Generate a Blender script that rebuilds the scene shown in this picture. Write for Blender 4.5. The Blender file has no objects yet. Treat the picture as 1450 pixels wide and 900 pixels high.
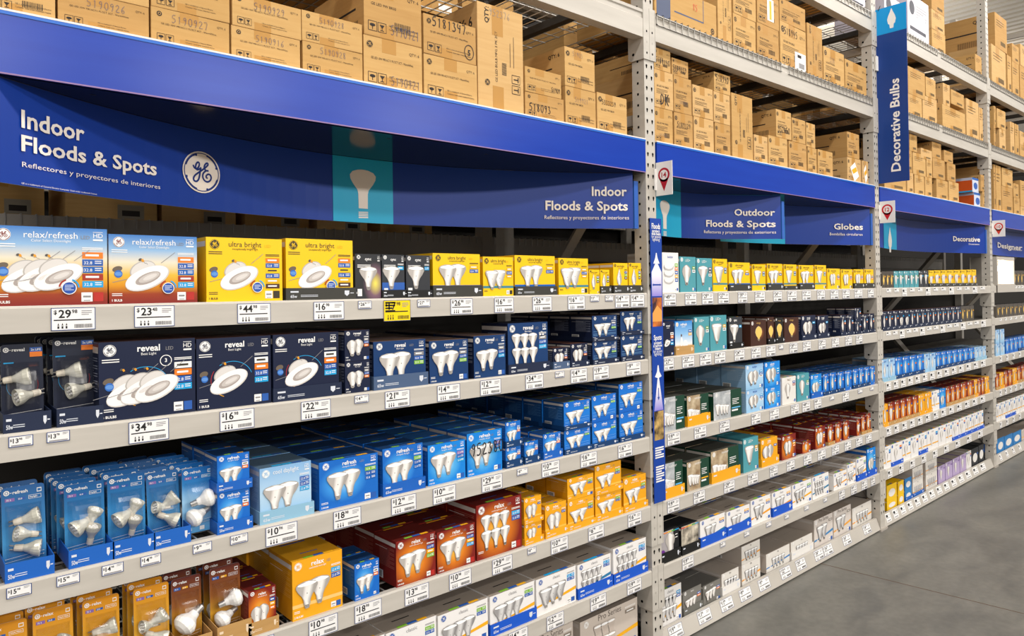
import bpy, math, random
from mathutils import Vector, Matrix
random.seed(7)
SC = bpy.context.scene
# ------------------------------------------------------------------ camera, world, lights, exposure
YAW, PITCH, ROLL, FPX, CY = 0.7236, 0.0078, -0.0148, 1028.89, 403.33
EYE = Vector((-2.7088, -2.0864, 1.6837))
Fw = Vector((math.sin(YAW)*math.cos(PITCH), math.cos(YAW)*math.cos(PITCH), math.sin(PITCH)))
_r = Vector((math.cos(YAW), -math.sin(YAW), 0)); _u = _r.cross(Fw)
Rt = _r*math.cos(ROLL)+_u*math.sin(ROLL); Up = -_r*math.sin(ROLL)+_u*math.cos(ROLL)
cd = bpy.data.cameras.new('camera'); cam = bpy.data.objects.new('camera', cd); SC.collection.objects.link(cam)
cam.matrix_world = Matrix(((Rt.x, Up.x, -Fw.x, EYE.x), (Rt.y, Up.y, -Fw.y, EYE.y), (Rt.z, Up.z, -Fw.z, EYE.z), (0, 0, 0, 1)))
cd.sensor_width = 36; cd.lens = FPX/1450*36; cd.shift_y = (CY-450)/1450; cd.clip_start = .05
SC.camera = cam
SC.view_settings.view_transform = 'Standard'; SC.view_settings.look = 'None'
SC.view_settings.exposure = 0.0; SC.view_settings.gamma = 1; SC.view_settings.use_curve_mapping = False
W = bpy.data.worlds.new('world'); SC.world = W; W.use_nodes = True
W.node_tree.nodes['Background'].inputs[0].default_value = (1, .96, .92, 1)
W.node_tree.nodes['Background'].inputs[1].default_value = 0.42
def lamp(x, y, z, sx, sy, e, col=(1, .96, .90), tilt=0):
    l = bpy.data.lights.new('strip_or_fill_lamp', 'AREA'); l.shape = 'RECTANGLE'; l.size = sx; l.size_y = sy; l.energy = e; l.color = col
    o = bpy.data.objects.new('strip_or_fill_lamp', l); SC.collection.objects.link(o); o.location = (x, y, z); o.rotation_euler = (tilt, 0, 0)
for i in range(6):
    lamp(-4.5+i*3.2, -2.3, 6.2, 2.4, .35, 95, tilt=math.radians(12))
for i in range(4):  # low frontal fill lamps, added to brighten the banners under the canopies
    lamp(-6+i*4.5, -8, 6.2, 2.4, .5, 95, tilt=math.radians(35))
    lamp(-7+i*5, -14, 6.2, 3, .6, 290, tilt=math.radians(55))

for i in range(3):
    lamp(4+i*8, 5, 5.9, 3, 1.2, 170, tilt=math.pi)      # upward fill lamps added to brighten the ceiling, no fittings built

# ------------------------------------------------------------------ pixel -> rack helpers
def hit(px, py, n, c):
    d = Fw*FPX+Rt*(px-725)+Up*(CY-py)
    return EYE+d*((c-EYE[n])/d[n])
def proj(x, y, z):
    d = Vector((x, y, z))-EYE; q = d.dot(Fw)
    return 725+FPX*d.dot(Rt)/q, CY-FPX*d.dot(Up)/q
def XP(px, z, y0=0.0):
    py = 450
    for _ in range(6):
        p = hit(px, py, 1, y0); py = proj(p.x, y0, z)[1]
    return p.x
def ZP(px, py, y0=0.0): return hit(px, py, 1, y0).z

# ------------------------------------------------------------------ materials
def lin(c): return c/12.92 if c <= .04045 else ((c+.055)/1.055)**2.4
def rgb(h): return tuple(lin(int(h[i:i+2], 16)/255) for i in (0, 2, 4))+(1,)
MC = {}
def bsdf(name):
    m = bpy.data.materials.new(name); m.use_nodes = True
    return m, m.node_tree, m.node_tree.nodes['Principled BSDF']
def M(h, rough=.5, metal=0, spec=.35):
    k = (h, rough, metal, spec)
    if k not in MC:
        m, nt, b = bsdf('ink_'+h)
        b.inputs['Base Color'].default_value = rgb(h); b.inputs['Roughness'].default_value = rough
        b.inputs['Metallic'].default_value = metal; b.inputs['Specular IOR Level'].default_value = spec
        MC[k] = m
    return MC[k]
def noisy(h1, h2, scale=8, rough=.7, name='noisy', bump=0, stretch=(1, 1, 1), metal=0, detail=6, r2=None, coord='Object', spec=.3):
    k = (name, h1, h2, scale)
    if k in MC: return MC[k]
    m, nt, b = bsdf(name)
    tc = nt.nodes.new('ShaderNodeTexCoord'); mp = nt.nodes.new('ShaderNodeMapping'); mp.inputs['Scale'].default_value = stretch
    nz = nt.nodes.new('ShaderNodeTexNoise'); nz.inputs['Scale'].default_value = scale; nz.inputs['Detail'].default_value = detail
    rp = nt.nodes.new('ShaderNodeValToRGB'); rp.color_ramp.elements[0].position = .3; rp.color_ramp.elements[1].position = .7
    rp.color_ramp.elements[0].color = rgb(h1); rp.color_ramp.elements[1].color = rgb(h2)
    L = nt.links.new
    L(tc.outputs[coord], mp.inputs[0]); L(mp.outputs[0], nz.inputs['Vector']); L(nz.outputs[0], rp.inputs[0]); L(rp.outputs[0], b.inputs['Base Color'])
    b.inputs['Roughness'].default_value = rough; b.inputs['Metallic'].default_value = metal; b.inputs['Specular IOR Level'].default_value = spec
    if r2 is not None:
        mr = nt.nodes.new('ShaderNodeMapRange'); mr.inputs[3].default_value = rough; mr.inputs[4].default_value = r2
        L(nz.outputs[0], mr.inputs[0]); L(mr.outputs[0], b.inputs['Roughness'])
    if bump:
        bp = nt.nodes.new('ShaderNodeBump'); bp.inputs['Strength'].default_value = bump; bp.inputs['Distance'].default_value = .002
        L(nz.outputs[0], bp.inputs['Height']); L(bp.outputs[0], b.inputs['Normal'])
    MC[k] = m; return m
def GL(name, stops, axis=1, rough=.4):          # printed linear blend over the face (uv)
    k = ('lin', name)
    if k in MC: return MC[k]
    m, nt, b = bsdf(name); L = nt.links.new
    uv = nt.nodes.new('ShaderNodeUVMap'); sp = nt.nodes.new('ShaderNodeSeparateXYZ'); rp = nt.nodes.new('ShaderNodeValToRGB')
    L(uv.outputs[0], sp.inputs[0]); L(sp.outputs[axis], rp.inputs[0]); L(rp.outputs[0], b.inputs['Base Color'])
    cr = rp.color_ramp
    cr.elements[0].position, cr.elements[0].color = stops[0][0], rgb(stops[0][1])
    cr.elements[1].position, cr.elements[1].color = stops[-1][0], rgb(stops[-1][1])
    for p, c in stops[1:-1]: cr.elements.new(p).color = rgb(c)
    b.inputs['Roughness'].default_value = rough; b.inputs['Specular IOR Level'].default_value = .35
    MC[k] = m; return m
def GR(name, c0, c1, cx=.45, cy=.45, r=.45, mid=None, rough=.4):   # printed round glow
    k = ('rad', name)
    if k in MC: return MC[k]
    m, nt, b = bsdf(name); L = nt.links.new
    uv = nt.nodes.new('ShaderNodeUVMap'); mp = nt.nodes.new('ShaderNodeMapping')
    mp.inputs['Location'].default_value = (-cx/r, -cy/r, 0); mp.inputs['Scale'].default_value = (1/r, 1/r, 1)
    g = nt.nodes.new('ShaderNodeTexGradient'); g.gradient_type = 'SPHERICAL'; rp = nt.nodes.new('ShaderNodeValToRGB')
    L(uv.outputs[0], mp.inputs[0]); L(mp.outputs[0], g.inputs[0]); L(g.outputs[1], rp.inputs[0]); L(rp.outputs[0], b.inputs['Base Color'])
    cr = rp.color_ramp; cr.elements[0].color = rgb(c1); cr.elements[1].color = rgb(c0); cr.elements[0].position = .02
    if mid: cr.elements.new(.45).color = rgb(mid)
    b.inputs['Roughness'].default_value = rough; b.inputs['Specular IOR Level'].default_value = .35
    MC[k] = m; return m
STEEL = noisy('b9b3aa', 'c6c0b7', 3, .42, 'grey_painted_steel', stretch=(1, 1, 8))
STEELD = noisy('a39c93', 'b3aca3', 3, .5, 'worn_painted_steel')
HOLE = M('0c0a09', .9, spec=.1); BLACK = M('131316', .6); DARKSTEEL = M('3a3836', .6); WHITE = M('f2efec', .45)
WIRE = M('b4b0aa', .35, .6)
KR = [noisy(a, b, 5, .85, 'kraft_'+n, .05, (1, 1, 14)) for a, b, n in (('c2995f', 'cca56b', 'a'), ('bb9258', 'c59d63', 'b'), ('c8a069', 'd1ab75', 'c'), ('b58b53', 'c0975e', 'd'))]
TAPE = M('b68642', .5, spec=.25); INK = M('2a2320', .7); MARK = M('15141c', .6); TAPE2 = M('caa05e', .25)
BULBW = GL('printed_bulb_white', ((0, 'b9b2ac'), (.25, 'efeae6'), (.6, 'f7f4f0'), (1, 'aaa49f')), 0)
BULBO = M('a8a29c', .5); SOCK = M('77716c', .5); SOCKL = M('c9c4bf', .5); GREYT = M('8c8a8c', .5)
BW = BULBW

# ------------------------------------------------------------------ mesh builder and face drawing
class MB:
    def __init__(s): s.v = []; s.f = []; s.m = []; s.uv = []; s.mats = []
    def mi(s, m):
        if m not in s.mats: s.mats.append(m)
        return s.mats.index(m)
    def poly(s, pts, m, uvs=None):
        i = len(s.v); s.v += [tuple(p) for p in pts]; s.f.append(list(range(i, i+len(pts)))); s.m.append(s.mi(m)); s.uv.append(uvs or [(0, 0)]*len(pts))
    def tris(s, pts, faces, m):
        i = len(s.v); s.v += [tuple(p) for p in pts]; k = s.mi(m)
        for f in faces: s.f.append([i+a for a in f]); s.m.append(k); s.uv.append([(0, 0)]*len(f))
    def box(s, x0, y0, z0, x1, y1, z1, m, fm=None, tm=None, sm=None):
        fm = fm or m; tm = tm or m; sm = sm or m; q = [(0, 0), (1, 0), (1, 1), (0, 1)]
        s.poly([(x0, y0, z0), (x1, y0, z0), (x1, y0, z1), (x0, y0, z1)], fm, q)
        s.poly([(x1, y1, z0), (x0, y1, z0), (x0, y1, z1), (x1, y1, z1)], m, q)
        s.poly([(x0, y1, z0), (x0, y0, z0), (x0, y0, z1), (x0, y1, z1)], sm, q)
        s.poly([(x1, y0, z0), (x1, y1, z0), (x1, y1, z1), (x1, y0, z1)], sm, q)
        s.poly([(x0, y0, z1), (x1, y0, z1), (x1, y1, z1), (x0, y1, z1)], tm, q)
        s.poly([(x0, y1, z0), (x1, y1, z0), (x1, y0, z0), (x0, y0, z0)], m, q)
    def bar(s, a, b, r, m, n=4):
        a = Vector(a); b = Vector(b); d = (b-a).normalized(); e = d.orthogonal().normalized(); g = d.cross(e)
        ring = [(e*math.cos(2*math.pi*(i+.5)/n)+g*math.sin(2*math.pi*(i+.5)/n))*r for i in range(n)]
        for i in range(n):
            j = (i+1) % n; s.poly([a+ring[i], a+ring[j], b+ring[j], b+ring[i]], m)
        s.poly([a+r_ for r_ in reversed(ring)], m); s.poly([b+r_ for r_ in ring], m)
    def lathe(s, prof, m, n=16, o=Vector((0, 0, 0)), ax=Vector((0, 0, 1))):
        ax = ax.normalized(); e = ax.orthogonal().normalized(); g = ax.cross(e)
        P = [[o+ax*h+(e*math.cos(2*math.pi*i/n)+g*math.sin(2*math.pi*i/n))*r for i in range(n)] for h, r in prof]
        for k in range(len(P)-1):
            for i in range(n):
                j = (i+1) % n; s.poly([P[k][i], P[k][j], P[k+1][j], P[k+1][i]], m if not isinstance(m, list) else m[k])
        s.poly(list(reversed(P[0])), m if not isinstance(m, list) else m[0]); s.poly(P[-1], m if not isinstance(m, list) else m[-1])
    def mesh(s, name):
        me = bpy.data.meshes.new(name); me.from_pydata(s.v, [], s.f)
        for m in s.mats: me.materials.append(m)
        me.polygons.foreach_set('material_index', s.m)
        ul = me.uv_layers.new(name='UVMap'); fl = []
        for u in s.uv:
            for a in u: fl += a
        ul.data.foreach_set('uv', fl); me.update(); return me
TXT = {}
def text_geo(t, bold):
    k = (t, bold)
    if k not in TXT:
        c = bpy.data.curves.new('t', 'FONT'); c.body = t; c.resolution_u = 2; c.offset = .022 if bold else 0
        o = bpy.data.objects.new('t', c); SC.collection.objects.link(o)
        dg = bpy.context.evaluated_depsgraph_get(); me = bpy.data.meshes.new_from_object(o.evaluated_get(dg))
        P = [(v.co.x/.727, v.co.y/.727) for v in me.vertices]; Fc = [tuple(p.vertices) for p in me.polygons]
        x0 = min((p[0] for p in P), default=0); P = [(x-x0, y) for x, y in P]
        TXT[k] = (P, Fc, max((p[0] for p in P), default=1))
        bpy.data.objects.remove(o); bpy.data.curves.remove(c); bpy.data.meshes.remove(me)
    return TXT[k]
E0 = .00035
class Face:
    def __init__(s, mb, O, U, V, N, fn=None, e=E0):
        s.mb = mb; s.O = Vector(O); s.U = Vector(U); s.V = Vector(V); s.N = Vector(N); s.fn = fn; s.e = e
    def P(s, u, v, l):
        if s.fn: return s.fn(u, v, l*s.e)
        return s.O+s.U*u+s.V*v+s.N*(l*s.e)
    def poly(s, pts, m, l=1, uvs=None): s.mb.poly([s.P(u, v, l) for u, v in pts], m, uvs)
    def rect(s, u0, v0, u1, v1, m, l=1): s.poly([(u0, v0), (u1, v0), (u1, v1), (u0, v1)], m, l, [(0, 0), (1, 0), (1, 1), (0, 1)])
    def ell(s, u, v, a, b, m, l=1, rot=0, n=20):
        c, q = math.cos(rot), math.sin(rot)
        s.poly([(u+a*math.cos(t)*c-b*math.sin(t)*q, v+a*math.cos(t)*q+b*math.sin(t)*c) for t in [2*math.pi*i/n for i in range(n)]], m, l,
               [(.5+.5*math.cos(2*math.pi*i/n), .5+.5*math.sin(2*math.pi*i/n)) for i in range(n)])
    def ring(s, u, v, a, b, wd, m, l=1, n=24, rot=0, t0=0, t1=2*math.pi):
        c, q = math.cos(rot), math.sin(rot)
        def p(t, k): return (u+(a-k)*math.cos(t)*c-(b-k)*math.sin(t)*q, v+(a-k)*math.cos(t)*q+(b-k)*math.sin(t)*c)
        for i in range(n):
            ta = t0+(t1-t0)*i/n; tb = t0+(t1-t0)*(i+1)/n
            s.poly([p(ta, 0), p(tb, 0), p(tb, wd), p(ta, wd)], m, l)
    def text(s, t, u, v, size, m, l=3, anchor='l', bold=False, maxw=None, rot=0):
        P, Fc, wd = text_geo(t, bold); k = size; kx = size
        if maxw and wd*kx > maxw: kx = maxw/wd
        off = {'l': 0, 'c': -wd*kx/2, 'r': -wd*kx}[anchor]
        if rot: pts = [s.P(u-y*k, v+x*kx+off, l) for x, y in P]
        else: pts = [s.P(u+off+x*kx, v+y*k, l) for x, y in P]
        s.mb.tris(pts, Fc, m); return wd*kx
    def line(s, pts, wd, m, l=3, closed=False):
        n = len(pts); Q = []
        for i, p in enumerate(pts):
            a = pts[max(i-1, 0)]; b = pts[min(i+1, n-1)]; dx, dy = b[0]-a[0], b[1]-a[1]; h = math.hypot(dx, dy) or 1
            Q.append(((p[0]-dy/h*wd/2, p[1]+dx/h*wd/2), (p[0]+dy/h*wd/2, p[1]-dx/h*wd/2)))
        for i in range(n-1): s.poly([Q[i][0], Q[i][1], Q[i+1][1], Q[i+1][0]], m, l+(i % 9)*.06)
    def lines(s, u0, v0, u1, v1, n, m, l=3, fill=.5):     # tiny print
        h = (v1-v0)/n
        for i in range(n):
            e = u1 if i % 3 != 2 else u0+(u1-u0)*.7
            s.rect(u0, v1-h*(i+fill), e, v1-h*i, m, l)
GEL = [[(385, 345), (395, 378), (420, 400), (448, 385), (462, 345), (452, 318), (432, 320), (416, 350), (412, 388), (432, 412), (462, 405), (482, 383), (470, 420), (462, 480), (450, 530), (425, 552), (395, 540), (385, 505), (405, 472), (445, 447), (500, 415), (540, 388), (568, 362), (562, 340), (540, 342), (520, 370), (518, 405), (540, 432), (572, 437)],
       [(540, 433), (508, 452), (496, 492), (510, 540), (548, 574), (588, 566), (606, 530), (596, 492), (568, 474), (541, 492), (541, 516), (560, 528)]]
GEL = [[((x-488)/212*.93, -((y-445)-55*(x-488)/212)/235*.93) for x, y in q] for q in GEL]
def sm(pts, k=2):
    for _ in range(k):
        q = [pts[0]]
        for a, b in zip(pts, pts[1:]): q += [(a[0]*.75+b[0]*.25, a[1]*.75+b[1]*.25), (a[0]*.25+b[0]*.75, a[1]*.25+b[1]*.75)]
        pts = q+[pts[-1]]
    return pts
def logo(F, u, v, r, fg, bg, l=3, lod=0):
    if lod >= 2: F.ell(u, v, r, r, fg, l, n=8); return
    F.ell(u, v, r, r, fg, l, n=32 if lod == 0 else 14)
    if lod >= 1:
        F.ring(u, v, r*.62, r*.62, r*.2, bg, l+1, n=8); return
    F.ring(u, v, r*.93, r*.93, r*.04, bg, l+1, n=32)
    for st in GEL: F.line([(u+a*r, v+b*r) for a, b in sm(st, 1 if r < .03 else 2)], r*.085, bg, l+1)
    for k in range(4):
        t = math.radians(20+90*k); pts = []
        for i in range(9):
            a = t+i*.115; pts.append((u+math.cos(a)*r*.86, v+math.sin(a)*r*.86))
        F.line(pts, r*.05, bg, l+1); F.ell(pts[0][0]*.985+u*.015, pts[0][1]*.985+v*.015, r*.06, r*.06, bg, l+1, n=8)
PR = {'br': [(0, .06), (.05, .09), (.14, .1), (.15, .12), (.32, .14), (.46, .2), (.62, .33), (.78, .42), (.88, .415), (.95, .33), (1, .12)],
      'par': [(0, .06), (.06, .09), (.15, .1), (.17, .15), (.3, .22), (.55, .28), (.82, .42), (.92, .44), (.97, .4), (1, .34)],
      'a': [(0, .06), (.06, .12), (.2, .13), (.22, .17), (.36, .2), (.5, .3), (.68, .36), (.84, .3), (.95, .17), (1, .05)],
      'spot': [(0, .07), (.12, .1), (.2, .17), (.4, .2), (.62, .38), (.9, .62), (.97, .62), (1, .56)],
      'globe': [(0, .06), (.06, .12), (.2, .13), (.24, .18), (.38, .34), (.6, .44), (.8, .38), (.94, .2), (1, .05)],
      'cndl': [(0, .08), (.2, .1), (.24, .16), (.45, .2), (.62, .16), (.85, .06), (1, .01)]}
def bulb(F, ty, u, v, h, l=2, lod=0, m=None, wide=1, sock=None):
    p = PR[ty]; m = m or BW
    out = [(u+w_*h*wide, v+y*h) for y, w_ in p]+[(u-w_*h*wide, v+y*h) for y, w_ in reversed(p)]
    uvs = [(1, y) for y, w_ in p]+[(0, y) for y, w_ in reversed(p)]
    if lod < 2:
        c = (u, v+h*.5); F.poly([(c[0]+(a-c[0])*1.06, c[1]+(b-c[1])*1.03) for a, b in out], BULBO, l)
    F.poly(out, m, l+1, uvs)
    if lod < 2:
        s = sock or SOCK; F.rect(u-.085*h, v+.01*h, u+.085*h, v+.13*h, s, l+2)
        if lod == 0:
            for k in range(3): F.rect(u-.095*h, v+(.025+.035*k)*h, u+.095*h, v+(.037+.035*k)*h, SOCKL, l+3)
            F.ell(u, v+.56*h, .02*h, .02*h, SOCK, l+3, n=8)
        if ty in ('par', 'spot', 'br'):
            ww = max(w_ for _, w_ in p)*h*wide; F.ell(u, v+.9*h, ww*.93, h*.07, M('ffffff', .4), l+3, n=14)
def downlight(F, u, v, s, l=2, lod=0, springs=True):
    a = .42
    F.ell(u-.1*s, v+.2*s, .3*s, .2*s, M('b9b3ae', .5), l, rot=a, n=22); F.ell(u-.09*s, v+.19*s, .28*s, .19*s, M('dcd7d3', .5), l+.3, rot=a, n=22)
    F.ell(u, v, .52*s, .25*s, M('d3cdc8', .5), l+.6, rot=a, n=28); F.ell(u-.01*s, v+.01*s, .5*s, .23*s, M('f6f3f1', .5), l+1, rot=a, n=28)
    F.ell(u+.01*s, v, .3*s, .12*s, M('aca19b', .5), l+2, rot=a, n=20); F.ell(u+.03*s, v+.015*s, .25*s, .085*s, M('c9c1bc', .5), l+3, rot=a, n=16); F.ell(u+.05*s, v+.025*s, .17*s, .05*s, M('dcd6d2', .5), l+4, rot=a, n=14)
    if springs:
        F.line([(u+.3*s, v+.36*s), (u+.62*s, v+.62*s)], .012*s, GREYT, l); F.line([(u-.35*s, v), (u-.75*s, v-.1*s)], .012*s, GREYT, l)
def plug(F, u, v, s, l=3):
    F.ell(u, v, .09*s, .07*s, M('57524e', .4), l, rot=.5, n=10); F.poly([(u+.03*s, v), (u+.13*s, v+.05*s), (u+.2*s, v-.08*s), (u+.1*s, v-.14*s)], M('e49a22', .5), l+1)
    F.line(sm([(u+.16*s, v-.11*s), (u+.24*s, v-.2*s), (u+.3*s, v-.17*s), (u+.36*s, v-.26*s)]), .014*s, M('4a4644', .5), l+1)
DIG = {'0': [[(.3, 0), (.05, .4), (.15, .9), (.45, 1), (.6, .6), (.5, .1), (.3, 0)]], '1': [[(.2, .8), (.35, 1), (.3, 0)]],
       '2': [[(.05, .75), (.3, 1), (.55, .75), (.3, .4), (.02, 0), (.6, .08)]], '3': [[(.05, .9), (.45, .95), (.25, .58), (.55, .35), (.35, 0), (.02, .1)]],
       '4': [[(.1, 1), (.05, .5), (.55, .5)], [(.45, .9), (.4, 0)]], '5': [[(.55, 1), (.12, .98), (.08, .58), (.45, .6), (.52, .2), (.25, 0), (.02, .1)]],
       '6': [[(.5, 1), (.15, .6), (.08, .2), (.3, 0), (.5, .2), (.4, .45), (.12, .35)]], '7': [[(.02, .95), (.55, 1), (.25, 0)]],
       '8': [[(.45, .85), (.2, 1), (.08, .75), (.5, .3), (.35, 0), (.1, .2), (.45, .75), (.42, .95)]], '9': [[(.5, .75), (.3, .55), (.1, .75), (.3, 1), (.5, .85), (.45, .4), (.3, 0)]],
       'D': [[(.1, 0), (.1, 1), (.55, .7), (.5, .2), (.1, 0)]], 'K': [[(.1, 0), (.12, 1)], [(.6, 1), (.12, .5), (.6, 0)]]}
def hand(F, t, u, v, h, m=None, wd=.07, l=4, rot=0, maxw=None):
    m = m or MARK; x = 0; kx = min(1, maxw/(len(t)*.66*h)) if maxw else 1
    for ch in t:
        for st in DIG.get(ch, []):
            pts = [((a*.85+x)*h*kx, b*h) for a, b in sm(st, 1)]
            if rot: pts = [(-b, a) for a, b in pts]
            F.line([(u+a, v+b) for a, b in pts], wd*h, m, l)
        x += .66
# ------------------------------------------------------------------ objects, labels, groups
def link(name, me, parent=None, loc=(0, 0, 0), rz=0, rx=0):
    o = bpy.data.objects.new(name, me); SC.collection.objects.link(o); o.location = loc; o.rotation_euler = (rx, 0, rz)
    if parent is not None: o.parent = parent
    return o
def tag(o, label, cat, group=None, kind=None):
    o['label'] = label; o['category'] = cat
    if group: o['group'] = group
    if kind: o['kind'] = kind
    return o
def struct(name, mb):
    o = link(name, mb.mesh(name)); o['kind'] = 'structure'; return o
ORD = 'first second third fourth fifth sixth seventh eighth ninth tenth eleventh twelfth thirteenth fourteenth fifteenth sixteenth seventeenth eighteenth nineteenth twentieth twenty-first twenty-second twenty-third twenty-fourth twenty-fifth twenty-sixth twenty-seventh twenty-eighth twenty-ninth thirtieth'.split()
BAY = ['nearest bay', 'second bay', 'third bay', 'farthest bay']
SHELF = {1: 'top shelf', 2: 'second shelf', 3: 'third shelf', 4: 'fourth shelf', 5: 'fifth shelf', 6: 'bottom shelf', 'C': 'ledge above the blue sign', 'A': 'lower overhead deck', 'B': 'upper overhead deck'}
LV = {1: 1.6645, 2: 1.3622, 3: 1.0075, 4: .6935, 5: .3985, 6: .0725, 'C': 2.372, 'A': 2.972, 'B': 3.572}
PX = [-2.56, 0, 2.51, 5.02, 7.53]          # upright centres
LIP = .066; FY = .012                       # lip height, y of product fronts

# ------------------------------------------------------------------ the building
def floor_mat():
    m, nt, b = bsdf('polished_concrete'); L = nt.links.new
    tc = nt.nodes.new('ShaderNodeTexCoord'); mp = nt.nodes.new('ShaderNodeMapping'); mp.inputs['Scale'].default_value = (.8, 1.5, 1); mp.inputs['Rotation'].default_value = (0, 0, .3)
    n1 = nt.nodes.new('ShaderNodeTexNoise'); n1.inputs['Scale'].default_value = 3.2; n1.inputs['Detail'].default_value = 8; n1.inputs['Distortion'].default_value = .6
    n2 = nt.nodes.new('ShaderNodeTexNoise'); n2.inputs['Scale'].default_value = 28; n2.inputs['Detail'].default_value = 4
    rp = nt.nodes.new('ShaderNodeValToRGB'); rp.color_ramp.elements[0].position = .25; rp.color_ramp.elements[1].position = .75
    rp.color_ramp.elements[0].color = rgb('63625e'); rp.color_ramp.elements[1].color = rgb('87847c')
    r2 = nt.nodes.new('ShaderNodeValToRGB'); r2.color_ramp.elements[0].color = rgb('c8c8c8'); r2.color_ramp.elements[1].color = rgb('ffffff')
    mx = nt.nodes.new('ShaderNodeMixRGB'); mx.blend_type = 'MULTIPLY'; mx.inputs[0].default_value = .9
    L(tc.outputs['Object'], mp.inputs[0]); L(mp.outputs[0], n1.inputs['Vector']); L(tc.outputs['Object'], n2.inputs['Vector'])
    L(n1.outputs[0], rp.inputs[0]); L(n2.outputs[0], r2.inputs[0]); L(rp.outputs[0], mx.inputs[1]); L(r2.outputs[0], mx.inputs[2]); L(mx.outputs[0], b.inputs['Base Color'])
    mr = nt.nodes.new('ShaderNodeMapRange'); mr.inputs[3].default_value = .28; mr.inputs[4].default_value = .5; L(n1.outputs[0], mr.inputs[0]); L(mr.outputs[0], b.inputs['Roughness'])
    b.inputs['Specular IOR Level'].default_value = .5
    return m
mb = MB(); mb.box(-9, -9, -.1, 16, 9, 0, floor_mat())
jm = noisy('5c4a3e', '6d594b', 20, .8, 'joint_filler')
a = hit(1176, 801, 2, 0); b = hit(1403, 857, 2, 0); d = (b-a).normalized()*3.5; a2 = a-d*.02; b2 = b+d; nn = Vector((-d.y, d.x, 0)).normalized()*.004
mb.poly([a2+nn+Vector((0, 0, .0006)), a2-nn+Vector((0, 0, .0006)), b2-nn+Vector((0, 0, .0006)), b2+nn+Vector((0, 0, .0006))], jm)
struct('floor', mb)
mb = MB(); cm = noisy('cfc6b8', 'd8d0c3', 2, .6, 'ribbed_roof_deck')
ZC = 7.6
x = -6
while x < 40:
    mb.box(x, -10, ZC, x+.16, 30, ZC+.1, cm); mb.box(x+.16, -10, ZC+.06, x+.3, 30, ZC+.1, cm); x += .3
struct('ceiling', mb)
jm2 = M('c9c1b5', .5)
for k, yy in enumerate((1.5, 8, 14.5)):
    mb = MB()
    mb.box(-6, yy, ZC-.08, 40, yy+.1, ZC, jm2); mb.box(-6, yy, ZC-.75, 40, yy+.1, ZC-.67, jm2)
    x = -6
    while x < 40: mb.bar((x, yy+.05, ZC-.7), (x+.6, yy+.05, ZC-.05), .022, jm2); mb.bar((x+.6, yy+.05, ZC-.05), (x+1.2, yy+.05, ZC-.7), .022, jm2); x += 1.2
    o = struct('trim_%d' % (k+1), mb)
mb = MB(); mb.box(-9, 30, 0, 40, 30.2, 8, noisy('8f877c', '9a9287', 2, .8, 'far_wall')); struct('wall_back', mb)

# ------------------------------------------------------------------ racking
def teardrop(F, u, v, s, m):
    F.poly([(u+s*.45*math.cos(t), v+s*.2+s*.45*math.sin(t)) for t in [math.pi*(-.2+1.4*i/8) for i in range(9)]]+[(u-s*.16, v-s*.75), (u+s*.16, v-s*.75)], m, 1)
HTOP = 5.0
def upright(x, bay):
    r = bpy.data.objects.new('rack_upright', None); SC.collection.objects.link(r); r.location = (x, 0, 0)
    for nm, y0 in (('post', 0), ('post', 1.0)):
        mb = MB(); mb.box(-.036, y0, .012, .036, y0+.07, HTOP, STEEL)
        mb.box(-.055, y0-.012 if y0 == 0 else y0, 0, .055, y0+.09, .012, STEELD)
        if y0 == 0:
            F = Face(mb, (-.036, y0, 0), (1, 0, 0), (0, 0, 1), (0, -1, 0)); z = .12
            while z < 4.4:
                teardrop(F, .018, z, .014, HOLE); teardrop(F, .054, z, .014, HOLE); z += .0508
            F = Face(mb, (-.036, y0+.07, 0), (0, -1, 0), (0, 0, 1), (-1, 0, 0)); z = .14
            while z < 4.4: F.rect(.028, z, .038, z+.011, HOLE); z += .0508
        link('post', mb.mesh('post'), r)
    for z in (.2, 1.3, 2.45, 3.3, 4.6):
        mb = MB(); mb.box(-.015, .07, z, .015, 1.0, z+.05, STEELD); link('brace', mb.mesh('brace'), r)
    for z0, z1 in ((.22, 1.3), (2.42, 1.36)):
        mb = MB(); mb.bar((0, .09, z0), (0, .98, z1), .03, STEELD); link('diagonal_brace', mb.mesh('diagonal_brace'), r)
    tag(r, ['steel upright at the left edge of the Indoor banner', 'punched steel upright carrying the narrow floods and spots guide', 'punched steel upright carrying the tall Decorative Bulbs sign', 'punched steel upright between the Decorative and Designer banners', 'steel upright at the far end of the farthest bay'][bay], 'rack upright', 'rack uprights')
for i, x in enumerate(PX): upright(x, i)
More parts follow.
